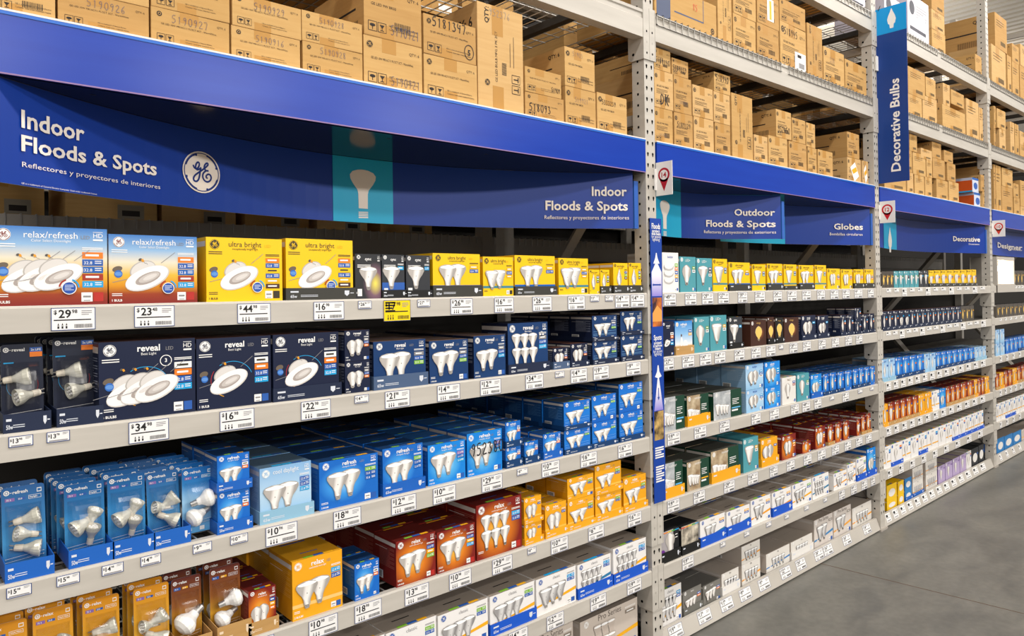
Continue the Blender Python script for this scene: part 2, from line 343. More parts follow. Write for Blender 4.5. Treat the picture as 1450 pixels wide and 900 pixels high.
def connector(par, side, ztop, h=.2, big=False):
    # side=-1: at the left end of the beam (right half of that upright); +1 at the right end
    L_ = par['half']; mb = MB(); w = .036
    if side < 0: x0, x1 = -L_+.001, -L_+w+.004
    else: x0, x1 = L_-w-.004, L_-.001
    z1 = ztop+.012; z0 = z1-h
    mb.box(x0, -.006, z0, x1, -.0005, z1, STEEL)
    xs = L_-w-.006
    a, b = (-xs, -xs+.004) if side < 0 else (xs-.004+.002, xs+.002)
    q = [(-.006, z1), (.085, z1-.03), (.085, z0+.01), (.07, z0), (-.006, z0)]
    mb.poly([(a, y, z) for y, z in q], STEEL); mb.poly([(b, y, z) for y, z in reversed(q)], STEEL)
    for i in range(5):
        (y, z), (y2, z2) = q[i], q[(i+1) % 5]; mb.poly([(a, y, z), (a, y2, z2), (b, y2, z2), (b, y, z)], STEEL)
    F = Face(mb, (x0, -.006, 0), (1, 0, 0), (0, 0, 1), (0, -1, 0))
    for k in range(3): F.ell((x1-x0)/2, z0+.03+k*.05, .005, .006, HOLE if k != 1 else STEELD, 1, n=8)
    F = Face(mb, (a, .085, 0), (0, -1, 0), (0, 0, 1), (-1, 0, 0)); F.ell(.03, z0+.03, .007, .007, HOLE, 1, n=8)
    return link('connector', mb.mesh('connector'), par)
def beam(bay, key, h, z, name='shelf_beam', y0=-.004):
    xc = (PX[bay]+PX[bay+1])/2; r = bpy.data.objects.new(name, None); SC.collection.objects.link(r); r.location = (xc, 0, 0)
    r['half'] = (PX[bay+1]-PX[bay])/2; L_ = r['half']-.038; mb = MB()
    prof = [(y0, z-h), (y0, z-.006), (y0+.004, z), (.02, z), (.02, z-.018), (.045, z-.018), (.045, z-h)]
    if h > .1: prof = [(y0, z-h), (y0, z-.045), (y0+.006, z-.04), (y0+.006, z-.02), (y0, z-.016), (y0, z-.004), (y0+.004, z), (.03, z), (.03, z-.02), (.05, z-.02), (.05, z-h)]
    n = len(prof)
    for i in range(n):
        a, b = prof[i], prof[(i+1) % n]; mb.poly([(-L_, a[0], a[1]), (-L_, b[0], b[1]), (L_, b[0], b[1]), (L_, a[0], a[1])][::-1], STEEL, [(0, 0), (1, 0), (1, 1), (0, 1)])
    mb.poly([(-L_, p[0], p[1]) for p in prof], STEEL); mb.poly([(L_, p[0], p[1]) for p in reversed(prof)], STEEL)
    link('front_rail', mb.mesh('front_rail'), r)
    mb = MB(); mb.box(-L_, 1.02, z-max(h, .08), L_, 1.065, z-.004, STEELD); link('rear_rail', mb.mesh('rear_rail'), r)
    connector(r, -1, z, .2 if h < .1 else .24); connector(r, 1, z, .2 if h < .1 else .24)
    tag(r, 'pale grey steel beam edging the %s of the %s' % (SHELF[key], BAY[bay]), 'shelf beam', 'steel shelf beams'); return r
def deck(bay, key, z, falls=False, y0=.022, y1=1.06, base=True):
    xc = (PX[bay]+PX[bay+1])/2; mb = MB(); L_ = 1.2; r = .0022; step = .05
    def bx(a, b):
        mb.box(min(a[0], b[0])-r, min(a[1], b[1])-r, min(a[2], b[2])-r, max(a[0], b[0])+r, max(a[1], b[1])+r, max(a[2], b[2])+r, WIRE)
    zz = z-.004; x = -L_
    while x <= L_+.001:
        gap = falls and abs(x) < .03
        bx((x, y0 if not falls else -.008, zz), (x, y1, zz))
        if falls and not gap: bx((x, -.008, zz), (x, -.008, z-.055))
        x += step
    y = y0+.08
    while y < y1: bx((-L_, y, zz-2*r), (L_, y, zz-2*r)); y += .1
    if falls:
        for dz in (.012, .055): 
            bx((-L_, -.008, z-dz), (-.04, -.008, z-dz)); bx((.04, -.008, z-dz), (L_, -.008, z-dz))
    for k in range(6):
        x = -1.0+k*.4; mb.box(x-.02, .05, z-.045, x+.02, y1-.04, z-.009, DARKSTEEL)
    o = link('wire_deck', mb.mesh('wire_deck'), None, (xc, 0, 0))
    tag(o, 'wire mesh deck laid across the %s of the %s' % (SHELF[key], BAY[bay]), 'wire deck', 'wire decks on the racking'); return o
for bay in range(4):
    for k in (1, 2, 3, 4, 5):
        beam(bay, k, LIP, LV[k]); deck(bay, k, LV[k])
    for k, h in (('A', .13), ('B', .135)):
        beam(bay, k, h, LV[k]-.004, 'overhead_beam'); deck(bay, k, LV[k], falls=bay > 0 or k == 'B')
    # kick plate and base
    xc = (PX[bay]+PX[bay+1])/2; L_ = 2.51/2-.04; mb = MB(); K = noisy('b7b1a8', 'c4beb5', 3, .35, 'grey_kick_plate')
    q = [(0.0, .008), (.024, .082), (.04, .082), (.04, .07), (.044, .07), (.044, .008)]
    for i in range(len(q)):
        a, b = q[i], q[(i+1) % len(q)]; mb.poly([(-L_, a[0], a[1]), (L_, a[0], a[1]), (L_, b[0], b[1]), (-L_, b[0], b[1])], K)
    mb.poly([(-L_, p[0], p[1]) for p in reversed(q)], K); mb.poly([(L_, p[0], p[1]) for p in q], K)
    o = link('kick_plate', mb.mesh('kick_plate'), None, (xc, 0, 0)); tag(o, 'sloped grey kick plate along the floor of the %s' % BAY[bay], 'kick plate', 'kick plates')
    mb = MB(); mb.box(-L_, .046, .004, L_, 1.0, .072, DARKSTEEL); o = link('base_deck', mb.mesh('base_deck'), None, (xc, 0, 0)); tag(o, 'dark steel base under the bottom shelf of the %s' % BAY[bay], 'base deck', 'base decks')
    mb = MB(); mb.box(-L_-.02, 1.09, 0, L_+(.02 if bay < 3 else 9), 1.11, 1.82, M('2a2724', .8)); o = link('added_back_panel', mb.mesh('added_back_panel'), None, (xc, 0, 0)); tag(o, 'added dark panel blocking light behind the shelves of the %s' % BAY[bay], 'back panel', 'added dark panels')  # panel added to keep the shelf interior dark
    for lv in (2.0, 2.35, 2.95, 3.55):      # the rack standing back to back
        Lr = (PX[bay+1]-PX[bay])/2-.037; mb = MB(); mb.box(-Lr, 1.2, lv-.13, Lr, 1.25, lv, STEELD); mb.box(-Lr, 2.2, lv-.13, Lr, 2.25, lv, STEELD)
        for j in range(49): mb.box(-1.2+j*.05-.002, 1.19, lv-.002, -1.2+j*.05+.002, 2.2, lv+.003, WIRE); mb.box(-1.2+j*.05-.002, 1.19, lv-.04, -1.2+j*.05+.002, 1.194, lv, WIRE)
        for j in range(6): mb.box(-1.02+j*.4, 1.25, lv-.05, -.98+j*.4, 2.2, lv-.004, DARKSTEEL)
        o = link('rear_deck', mb.mesh('rear_deck'), None, (xc, 0, 0))
        tag(o, 'wire deck and channels of the rack standing behind the %s, %s' % (BAY[bay], {2.0: 'lowest', 2.35: 'second lowest', 2.95: 'middle', 3.55: 'highest'}[lv]), 'wire deck', 'decks of the rack behind')
mb = MB(); mb.box(-2.6, 2.3, 0, 16, 2.32, 4.4, M('2a2724', .8)); o = link('added_rear_screen', mb.mesh('added_rear_screen')); tag(o, 'added dark screen blocking light behind the rear rack', 'back panel')  # screen added to stop ambient light leaking in from behind
for i in range(5):
    mb = MB()
    for y0 in (1.19, 2.19): mb.box(-.036, y0, 0, .036, y0+.07, 4.6, STEELD)
    for z in (.3, 1.4, 2.5, 3.6): mb.box(-.015, 1.26, z, .015, 2.19, z+.05, STEELD)
    o = link('rear_upright', mb.mesh('rear_upright'), None, (PX[i], 0, 0)); tag(o, ['rear rack upright behind the leftmost bay edge', 'rear rack upright between nearest and second bays', 'rear rack upright between second and third bays', 'rear rack upright between third and farthest bays', 'rear rack upright past the farthest bay'][i], 'rack upright', 'uprights of the rack behind')
# ------------------------------------------------------------------ blue canopies and banners
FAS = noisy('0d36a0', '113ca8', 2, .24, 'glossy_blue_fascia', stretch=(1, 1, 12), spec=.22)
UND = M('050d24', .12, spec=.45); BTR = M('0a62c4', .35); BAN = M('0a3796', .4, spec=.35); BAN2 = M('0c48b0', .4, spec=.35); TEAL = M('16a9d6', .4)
CREAM = M('efe6de', .5)
def onb(px, py, yf):
    y = .2
    for _ in range(30):
        p = hit(px, py, 1, y); y = .5*y+.5*yf(p.x)
    return hit(px, py, 1, y)
class Banner:
    def __init__(s, par, x0, x1, yf, m=BAN, flange=True):
        s.yf = yf; s.x0 = x0; s.mb = MB(); s.zb, s.zt = 1.96, 2.212; n = 44; t = .004
        X = [x0+(x1-x0)*i/n for i in range(n+1)]
        for a, b in zip(X, X[1:]):
            ya, yb = yf(a), yf(b)
            u0, u1 = (a-x0)/(x1-x0), (b-x0)/(x1-x0)
            s.mb.poly([(a, ya, s.zb), (b, yb, s.zb), (b, yb, s.zt), (a, ya, s.zt)], m, [(u0, 0), (u1, 0), (u1, 1), (u0, 1)])
            s.mb.poly([(b, yb+t, s.zb), (a, ya+t, s.zb), (a, ya+t, s.zt), (b, yb+t, s.zt)], m)
            s.mb.poly([(a, ya, s.zb), (a, ya+t, s.zb), (b, yb+t, s.zb), (b, yb, s.zb)], WHITE)
            s.mb.poly([(a, ya+t, s.zt), (a, ya, s.zt), (b, yb, s.zt), (b, yb+t, s.zt)], m)
        if flange: s.mb.box(x1+.002, yf(x1)-.006, s.zb, x1+.03, yf(x1)+.012, s.zt-.035, M('2f62b8', .4))
        s.F = Face(s.mb, (0, 0, 0), (1, 0, 0), (0, 0, 1), (0, -1, 0), fn=lambda u, v, l: (u, yf(u)-.0008-l, v), e=.0013)
    def band(s, a, b, m, lo=None, hi=None, l=1):
        n = max(2, int(abs(b-a)/.05)+1)
        for i in range(n): s.F.rect(a+(b-a)*i/n, lo or s.zb, a+(b-a)*(i+1)/n, hi or s.zt, m, l)
    def xz(s, px, py): p = onb(px, py, s.yf); return p.x, p.z
    def txt(s, t, pl, pt, pr, bold=True):   # pl=(px,py baseline left) pt=py of cap top pr = px right end
        x, z = s.xz(*pl); zt = s.xz(pl[0], pt)[1]; xr = s.xz(pr, pl[1])[0]
        wd = text_geo(t, bold)[2]; k = zt-z
        P, Fc, w_ = text_geo(t, bold); kx = (xr-x)/w_
        s.mb.tris([s.F.P(x+a*kx, z+b*k, 3) for a, b in P], Fc, CREAM)
PR['silbr'] = [(.2, .105), (.5, .11), (.58, .13), (.7, .23), (.8, .29), (.88, .3), (.95, .24), (.99, .12), (1, .03)]
def sil(F, ty, u, v, h, m, l=2, wide=1.25):      # flat lamp pictogram with screw rings
    p = [(y, w_) for y, w_ in PR[ty] if y > .16 or (ty == 'cndl')]
    F.poly([(u+w_*h*wide, v+y*h) for y, w_ in p]+[(u-w_*h*wide, v+y*h) for y, w_ in reversed(p)], m, l)
    if ty != 'cndl':
        for k in range(4): F.poly([(u-.11*h, v+(.0+.036*k)*h), (u+.11*h, v+(.008+.036*k)*h), (u+.11*h, v+(.03+.036*k)*h), (u-.11*h, v+(.022+.036*k)*h)], m, l)
def canopy(bay):
    xc = (PX[bay]+PX[bay+1])/2; r = bpy.data.objects.new('sign_canopy', None); SC.collection.objects.link(r)
    x0, x1 = PX[bay]+.042, PX[bay+1]-.042
    mb = MB(); mb.box(x0, -.006, 2.216, x1, .004, 2.362, FAS); link('fascia', mb.mesh('fascia'), r)
    mb = MB(); mb.box(x0, -.008, 2.358, x1, -.0062, 2.366, BTR); mb.box(x0, -.007, 2.2152, x1, -.0061, 2.219, M('8d6f9c', .4)); link('trim_strip', mb.mesh('trim_strip'), r)
    mb = MB(); mb.box(x0, -.008, 2.3665, x1, .03, 2.3715, WHITE, fm=M('e9e0dc', .5)); link('ledge', mb.mesh('ledge'), r)
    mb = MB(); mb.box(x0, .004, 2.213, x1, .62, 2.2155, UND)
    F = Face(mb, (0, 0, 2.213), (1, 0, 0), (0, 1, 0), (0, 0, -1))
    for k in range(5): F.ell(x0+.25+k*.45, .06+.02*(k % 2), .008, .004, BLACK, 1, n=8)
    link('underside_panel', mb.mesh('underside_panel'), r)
    mb = MB(); mb.box(x0, .05, 2.24, x1, 1.0, 2.355, DARKSTEEL); link('ledge_support', mb.mesh('ledge_support'), r)
    tag(r, ['long glossy blue canopy over the nearest bay, above the flood lamp banner', 'glossy blue canopy above the Outdoor and Globes banners', 'glossy blue canopy above the Decorative banner', 'glossy blue canopy above the Designer banner'][bay], 'canopy', 'blue sign canopies')
for b_ in range(4): canopy(b_)
def ban(label, x0, x1, yf, fill):
    B = Banner(None, x0, x1, yf); fill(B); o = link('hanging_banner', B.mb.mesh('hanging_banner')); tag(o, label, 'banner', 'banners under the canopies'); return o
def para(x0, x1, dep, e=.012):
    xm, hw = (x0+x1)/2, (x1-x0)/2
    return lambda x: e+dep*max(0, 1-((x-xm)/hw)**2)
def f1(B):
    a, b = B.xz(471, 270)[0], B.xz(556, 275)[0]; B.band(a, b, TEAL, l=1)
    xc, zb = B.xz(514, 309); zt = B.xz(514, 240.4)[1]; sil(B.F, 'silbr', xc, zb, zt-zb, CREAM, 2, wide=1.0)
    B.txt('Indoor', (30, 180), 154.5, 119); B.txt('Floods & Spots', (30, 213), 190, 221); B.txt('Reflectores y proyectores de interiores', (31, 236), 228.5, 226, False)
    B.txt('GE is a trademark of General Electric Company. Used under trademark license.', (30, 260.5), 258, 137, False)
    x, z = B.xz(285, 244); logo(B.F, x, z, B.xz(311, 249)[0]-x, CREAM, M('10307e', .5), 2)
    B.txt('Indoor', (837, 277), 263.5, 886.5); B.txt('Floods & Spots', (771.5, 297), 283.5, 888); B.txt('Reflectores y proyectores de interiores', (770, 310), 304.5, 889.5, False)
ban('wide curved blue banner reading Indoor Floods & Spots in nearest bay', -2.476, -.09, para(-2.476, -.06, .43), f1)
def f2(B):
    a = B.xz(964, 310)[0]; B.band(B.x0, a, TEAL, l=1)
    xc, zb = B.xz(941, 334); zt = B.xz(941, 284)[1]; sil(B.F, 'silbr', xc, zb, zt-zb, CREAM, 2, 1.1)
    B.txt('Outdoor', (1039, 305), 295.5, 1096.5); B.txt('Floods & Spots', (999, 320.5), 311, 1097.5); B.txt('Reflectores y proyectores de exteriores', (996, 330), 325.5, 1098, False)
ban('curved blue banner reading Outdoor Floods & Spots in second bay', .046, 1.235, para(.0, 1.25, .27), f2)
def f3(B):
    B.band(B.x0, B.xz(1111, 330)[0], TEAL, l=1)
    B.txt('Globes', (1180, 324.5), 316, 1221); B.txt('Bombillas circulares', (1174, 333), 329, 1220.5, False)
ban('blue banner reading Globes in second bay', 1.10, 2.44, lambda x: .01+.33*(1-((x-1.10)/1.36)**2), f3)
def f4(B):
    B.band(B.xz(1251, 330)[0], B.xz(1269, 330)[0], TEAL, l=1)
    xc, zb = B.xz(1260, 357); zt = B.xz(1260, 322)[1]; sil(B.F, 'cndl', xc, zb, zt-zb, CREAM, 2, 1.5)
    B.txt('Decorative', (1349, 341), 334, 1387); B.txt('Decorativa', (1371, 346.5), 344, 1386, False)
ban('blue banner reading Decorative in third bay', 2.556, 4.93, para(2.5, 4.96, .2), f4)
def f5(B): B.txt('Designer', (1412, 350), 342.5, 1447); B.txt('Diseñador', (1431, 354), 351.5, 1447, False)
ban('blue banner reading Designer in farthest bay', 5.066, 7.45, para(5.03, 7.48, .12), f5)
# blade sign, numbered flags, strip sign
mb = MB(); X0 = 2.547; mb.box(X0, -.2, 2.388, X0+.004, .004, 3.597, M('1a3f8a', .4))
F = Face(mb, (X0, 0, 0), (0, -1, 0), (0, 0, 1), (-1, 0, 0))
zb_ = hit(1238, 52, 0, X0).z; F.rect(-.004, zb_, .2, 3.597, M('0d9be3', .4), 1)
zc0, zc1 = hit(1261, 40, 0, X0).z, hit(1261, 12, 0, X0).z; F.poly([(.105+w_*(zc1-zc0)*1.05, zc0+y*(zc1-zc0)) for y, w_ in PR['cndl']]+[(.105-w_*(zc1-zc0)*1.05, zc0+y*(zc1-zc0)) for y, w_ in reversed(PR['cndl'])], WHITE, 2)
z0, z1 = hit(1264, 243, 0, X0).z, hit(1264, 112, 0, X0).z; P_, Fc_, w_ = text_geo('Decorative Bulbs', True); k = (z1-z0)/w_
mb.tris([F.P(.145-y*.062, z0+x*k, 2) for x, y in P_], Fc_, WHITE)
o = link('blade_sign', mb.mesh('blade_sign')); tag(o, 'tall blue hanging sign reading Decorative Bulbs, mounted on the upright', 'sign')
mb = MB(); mb.bar((X0-.004, -.02, 3.585), (X0+.006, -.03, 3.62), .003, BLACK); link('cable_tie', mb.mesh('cable_tie'), o)
mb = MB(); mb.box(X0-.03, -.014, 3.17, X0-.001, -.004, 3.27, WHITE); link('clip', mb.mesh('clip'), o)
def flag(x, num, red, lb, h=.155, w=.09):
    mb = MB(); mb.box(x, -.004-w, 2.113, x+.003, -.003, 2.113+h, WHITE)
    F = Face(mb, (x, -.003, 2.113), (0, -1, 0), (0, 0, 1), (-1, 0, 0)); R_ = M(red, .4); c = (w*.5, h*.61)
    F.ell(c[0], c[1], w*.36, w*.36, R_, 1); F.poly([(c[0]-w*.28, c[1]-w*.2), (c[0], h*.12), (c[0]+w*.28, c[1]-w*.2)], R_, 1); F.ell(c[0], c[1], w*.255, w*.255, WHITE, 2)
    F.text(num, c[0], c[1]-w*.13, w*.27, R_, 3, 'c', True)
    o = link('number_sign', mb.mesh('number_sign')); tag(o, lb, 'sign', 'numbered flag signs')
    mb = MB(); mb.box(x-.012, -.006, 2.14, x, -.0005-.0, 2.24, WHITE); link('clip', mb.mesh('clip'), o)
flag(.036, '14', 'b3122b', 'white flag sign numbered 14 on the nearest upright'); flag(2.548, '12', 'cf1f2c', 'white flag sign numbered 12 below the tall hanging sign', .15, .1); flag(5.058, '10', 'd8422f', 'white flag sign numbered 10 beside the Designer banner', .15, .1)
mb = MB(); xl, xr, y_ = -.026, .058, -.0125; zb, zt = .70, 2.008; SB = M('10409f', .4)
mb.box(xl, y_, zb, xr, y_+.003, zt, SB)
F = Face(mb, (xl, y_, 0), (1, 0, 0), (0, 0, 1), (0, -1, 0)); wv = xr-xl; zz = lambda py: ZP(931, py, y_); cu = wv/2
PUR = GL('sign_fade', ((0, '8f83d6'), (.5, 'ece8f2'), (1, 'f4f2f4')))
F.text('Floods', cu, zz(324), .026, WHITE, 2, 'c', True, wv*.75)
for t_, p_ in (('project', 329), ('wide beam', 333), ('for general', 337), ('lighting', 341)): F.text(t_, cu, zz(p_), .014, WHITE, 2, 'c', p_ < 335, wv*.8)
F.poly([(cu-.03*wv, zz(358)), (cu+.03*wv, zz(358)), (cu+.09*wv, zz(364)), (cu+.12*wv, zz(366)), (cu+.28*wv, zz(373)), (cu+.1*wv, zz(373)), (cu+.44*wv, zz(385)), (cu+.44*wv, zz(419)), (cu-.44*wv, zz(419)), (cu-.44*wv, zz(385)), (cu-.1*wv, zz(373)), (cu-.28*wv, zz(373)), (cu-.12*wv, zz(366)), (cu-.09*wv, zz(364))], PUR, 1,
       [(.5, 1), (.5, 1), (.5, .9), (.5, .85), (.5, .78), (.5, .78), (.5, .6), (.5, 0), (.5, 0), (.5, .6), (.5, .78), (.5, .78), (.5, .85), (.5, .9)])
F.poly([(.1*wv, zz(403)), (.22*wv, zz(401)), (.22*wv, zz(402)), (.78*wv, zz(402)), (.78*wv, zz(401)), (.9*wv, zz(403)), (.78*wv, zz(405)), (.78*wv, zz(404)), (.22*wv, zz(404)), (.22*wv, zz(405))], SB, 2)
PH1 = noisy('141a30', 'e07c2e', 26, .5, 'printed_photo_house', stretch=(1, 1, .8)); PH2 = noisy('2a1d12', 'd9b36e', 30, .5, 'printed_photo_tree')
F.rect(.08*wv, zz(462), .92*wv, zz(421), PH1, 1); F.rect(.08*wv, zz(623), .92*wv, zz(582), PH2, 1)
F.poly([(.08*wv, zz(443)), (.5*wv, zz(432)), (.92*wv, zz(440)), (.92*wv, zz(455)), (.08*wv, zz(455))], M('e8a04e', .5), 2)
F.text('Spots', cu, zz(481), .024, WHITE, 2, 'c', True, wv*.7)
for t_, p_ in (('project', 487), ('a narrow', 491), ('beam', 495), ('for accent', 499), ('lighting', 503)): F.text(t_, cu, zz(p_), .014, WHITE, 2, 'c', p_ < 497, wv*.8)
F.poly([(cu-.04*wv, zz(517)), (cu+.04*wv, zz(517)), (cu+.1*wv, zz(526)), (cu+.3*wv, zz(533)), (cu+.06*wv, zz(535)), (cu+.4*wv, zz(581)), (cu-.4*wv, zz(581)), (cu-.06*wv, zz(535)), (cu-.3*wv, zz(533)), (cu-.1*wv, zz(526))], PUR, 1,
       [(.5, 1), (.5, 1), (.5, .9), (.5, .85), (.5, .8), (.5, 0), (.5, 0), (.5, .8), (.5, .85), (.5, .9)])
F.poly([(cu-.03*wv, zz(549)), (cu+.03*wv, zz(549)), (cu+.03*wv, zz(562)), (cu+.1*wv, zz(562)), (cu, zz(567)), (cu-.1*wv, zz(562)), (cu-.03*wv, zz(562))], SB, 2)
F.lines(.12*wv, zz(650), .88*wv, zz(633), 5, WHITE, 2, .6); F.lines(.16*wv, zz(684), .88*wv, zz(660), 7, WHITE, 2, .6)
o = link('strip_sign', mb.mesh('strip_sign')); tag(o, 'tall narrow blue sign explaining floods and spots, fixed on the upright', 'sign')

# ------------------------------------------------------------------ price tags
CARD = M('f1efee', .4); CARDY = M('f5d400', .4); TBL = M('2f4a86', .5); TK = M('1b1a1c', .6)
TAGN = {}
def tag_mesh(w, h, price, lod, yel=False, small=False):
    mb = MB(); mb.box(-w/2, -.0012, -h, w/2, 0, 0, CARDY if yel else CARD)
    F = Face(mb, (-w/2, -.0012, -h), (1, 0, 0), (0, 0, 1), (0, -1, 0)); t = .0016
    if lod < 2:
        for r_ in ((0, 0, w, t), (0, h-t, w, h), (0, 0, t, h), (w-t, 0, w, h)): F.rect(*r_, TBL, 1)
    p = price.split('.'); k = h*(.42 if small else .36)
    if lod < 2 and price:
        x = .06*w; x += F.text('$', x, h*.72 if not small else h*.55, k*.5, TK, 1, bold=True)+.035*w
        x += F.text(p[0], x, h*.56 if not small else h*.38, k, TK, 1, bold=True, maxw=w*.4)+.015*w
        if len(p) > 1: F.text(p[1], x, h*.75 if not small else h*.62, k*.45, TK, 1, bold=True, maxw=w*.16)
    else: F.rect(.1*w, h*.55, .45*w, h*.85, TK, 1)
    if yel:
        F.lines(.06*w, h*.4, .42*w, h*.92, 4, TK, 1, .6)
    F.lines(.68*w, h*.62, .92*w, h*.86, 3, GREYT, 1, .4)
    if not small:
        F.rect(.06*w, h*.43, .9*w, h*.48, TK if lod < 2 else GREYT, 1)
        if lod < 2:
            for i in range(3):
                c = (.16+.09*i)*w; F.poly([(c-.02*w, h*.22), (c+.02*w, h*.22), (c, h*.33)], TK, 1); F.rect(c-.02*w, h*.08, c+.02*w, h*.19, TK, 1)
            random.seed(int(w*1e5))
            x = .52*w
            while x < .92*w: q = random.uniform(.004, .014)*w; F.rect(x, h*.09, x+q, h*.26, TK, 1); x += q+.009*w
        else: F.rect(.1*w, h*.1, .85*w, h*.2, GREYT, 1)
    else: F.rect(.1*w, h*.1, .9*w, h*.2, GREYT, 1)
    return mb.mesh('price_tag')
TCNT = {}
def ptag(bay, k, price, xl, xr, small=False, yel=False, lod=0):
    z = LV[k]-.0065; yy = -.0055
    if k == 6: yy = .012
    x0, x1 = XP(xl, z-.03, yy), XP(xr, z-.03, yy); w = x1-x0; h = .026 if small else (.07 if yel else .056)
    key = (bay, k); TCNT[key] = TCNT.get(key, 0)+1; n = TCNT[key]
    me = tag_mesh(w, h, price, lod, yel, small); rx = 0
    loc = ((x0+x1)/2, yy, z)
    if k == 6: loc = ((x0+x1)/2, .0228, .080); rx = -math.atan2(.024, .074)
    o = link('price_tag', me, None, loc, rx=rx)
    if bay < 2:
        lb = ('yellow' if yel else 'small white' if small else 'white')+' price tag'+(' reading $'+price if price else '')+', %s along the %s edge, %s' % (ORD[n-1], SHELF[k], BAY[bay])
    else: lb = 'white price tag, %s along the %s edge, %s' % (ORD[n-1] if n <= 30 else 'far', SHELF[k], BAY[bay])
    tag(o, lb, 'price tag', 'price tags on the shelf edges')
T1 = {1: [('29.98', 72, 135), ('23.48', 190, 247), ('44.98', 336, 383), ('16.98', 444, 487), ('26.98', 507, 526, 1), ('17.98', 543, 581, 2), ('21.98', 591, 609, 1), ('26.98', 638, 669), ('16.98', 700, 727), ('26.98', 754, 781), ('16.98', 804, 828), ('13.98', 836, 848, 1), ('12.98', 857, 868, 1), ('14.98', 871, 891), ('14.98', 893, 912)],
      2: [('13.98', 12, 47, 1), ('13.78', 66, 99, 1), ('34.98', 182, 239), ('16.98', 311, 360), ('22.98', 426, 468), ('14.98', 502, 522, 1), ('21.98', 545, 580), ('14.98', 619, 651), ('12.98', 680, 709), ('34.98', 744, 769), ('10.98', 786, 799, 1), ('14.98', 808, 831), ('19.98', 840, 862), ('9.98', 887, 907)],
      3: [('15.98', 9, 45, 1), ('15.98', 80, 113, 1), ('14.98', 144, 175, 1), ('14.98', 199, 228, 1), ('9.98', 273, 300, 1), ('10.98', 326, 351, 1), ('10.96', 376, 421), ('18.98', 472, 511), ('12.98', 554, 589), ('10.86', 613, 645), ('29.98', 682, 711), ('8.98', 732, 747, 1), ('10.98', 767, 792), ('16.98', 822, 845), ('16.98', 875, 895)],
      4: [('10.98', 365, 388, 1), ('10.98', 437, 478), ('18.98', 502, 540), ('13.98', 573, 607), ('10.98', 636, 667), ('29.98', 697, 725), ('8.98', 747, 759, 1), ('10.98', 780, 804), ('6.98', 833, 855), ('16.98', 889, 908)],
      5: [('14.98', 720, 747), ('12.98', 774, 798), ('19.98', 836, 858), ('19.98', 888, 908)]}
T2 = {1: [('49.98', 940, 957), ('15.98', 970, 986), ('29.98', 994, 1010), ('27.98', 1017, 1032), ('39.98', 1045, 1058), ('22.98', 1069, 1083), ('24.98', 1095, 1107), ('14.98', 1115, 1128), ('12.98', 1136, 1148), ('12.98', 1157, 1168), ('14.98', 1176, 1187), ('14.98', 1193, 1203), ('9.98', 1210, 1221), ('9.98', 1229, 1237)],
      2: [('21.98', 940, 954), ('23.98', 966, 983), ('14.98', 991, 1007), ('14.98', 1012, 1027), ('24.98', 1040, 1054), ('14.98', 1064, 1077), ('7.98', 1085, 1098), ('9.98', 1103, 1109, 1), ('29.98', 1118, 1129), ('12.98', 1137, 1148), ('29.98', 1159, 1169), ('12.98', 1178, 1188), ('12.98', 1197, 1206), ('14.98', 1212, 1221)],
      3: [('19.98', 945, 963), ('16.98', 983, 1000), ('27.98', 1019, 1033), ('9.98', 1064, 1077), ('9.98', 1090, 1103), ('12.98', 1120, 1131), ('49.98', 1136, 1147), ('9.98', 1153, 1163), ('4.98', 1175, 1181, 1), ('9.98', 1193, 1202), ('4.98', 1215, 1221, 1), ('4.98', 1232, 1237, 1)],
      4: [('19.98', 945, 962), ('18.98', 982, 998), ('29.98', 1025, 1040), ('16.98', 1059, 1073), ('10.98', 1090, 1101), ('9.98', 1114, 1125), ('9.98', 1138, 1149), ('9.98', 1158, 1169), ('12.98', 1178, 1188), ('9.98', 1196, 1205), ('9.98', 1212, 1221), ('9.98', 1226, 1234)],
      5: [('19.98', 966, 982), ('4.98', 1020, 1027, 1), ('4.98', 1054, 1061, 1), ('4.98', 1085, 1092, 1), ('4.98', 1111, 1117, 1), ('4.98', 1139, 1145, 1), ('4.98', 1166, 1171, 1), ('9.98', 1188, 1196), ('9.98', 1205, 1213), ('9.98', 1220, 1228), ('9.98', 1233, 1239)],
      6: [('19.98', 948, 967), ('11.98', 989, 1007), ('11.98', 1021, 1038), ('9.98', 1048, 1064), ('9.98', 1075, 1090), ('22.98', 1106, 1120), ('24.98', 1128, 1141), ('24.98', 1154, 1166), ('24.98', 1167, 1179), ('24.98', 1194, 1205), ('24.98', 1223, 1233)]}
for bay, T in ((0, T1), (1, T2)):
    for k, L_ in T.items():
        for t_ in L_: ptag(bay, k, t_[0], t_[1], t_[2], len(t_) > 3 and t_[3] == 1, len(t_) > 3 and t_[3] == 2, lod=bay)
for k, n_, sm_ in ((1, 13, 1), (2, 15, 1), (3, 14, 0), (4, 13, 0), (5, 9, 0), (6, 14, 0)):
    for i in range(n_):
        a_ = 1252+(i+.3)*144/n_; ptag(2, k, '', a_, a_+min(6.5, 144/n_*.7), small=(sm_ and i % 3 != 2), lod=2)
for k, n_ in ((1, 3), (2, 5), (3, 4), (4, 5), (5, 4), (6, 4)):
    for i in range(n_):
        a_ = (1436 if k == 1 else 1414)+(i+.2)*((14 if k == 1 else 36)/n_); ptag(3, k, '', a_, a_+3, small=k < 3, lod=2)

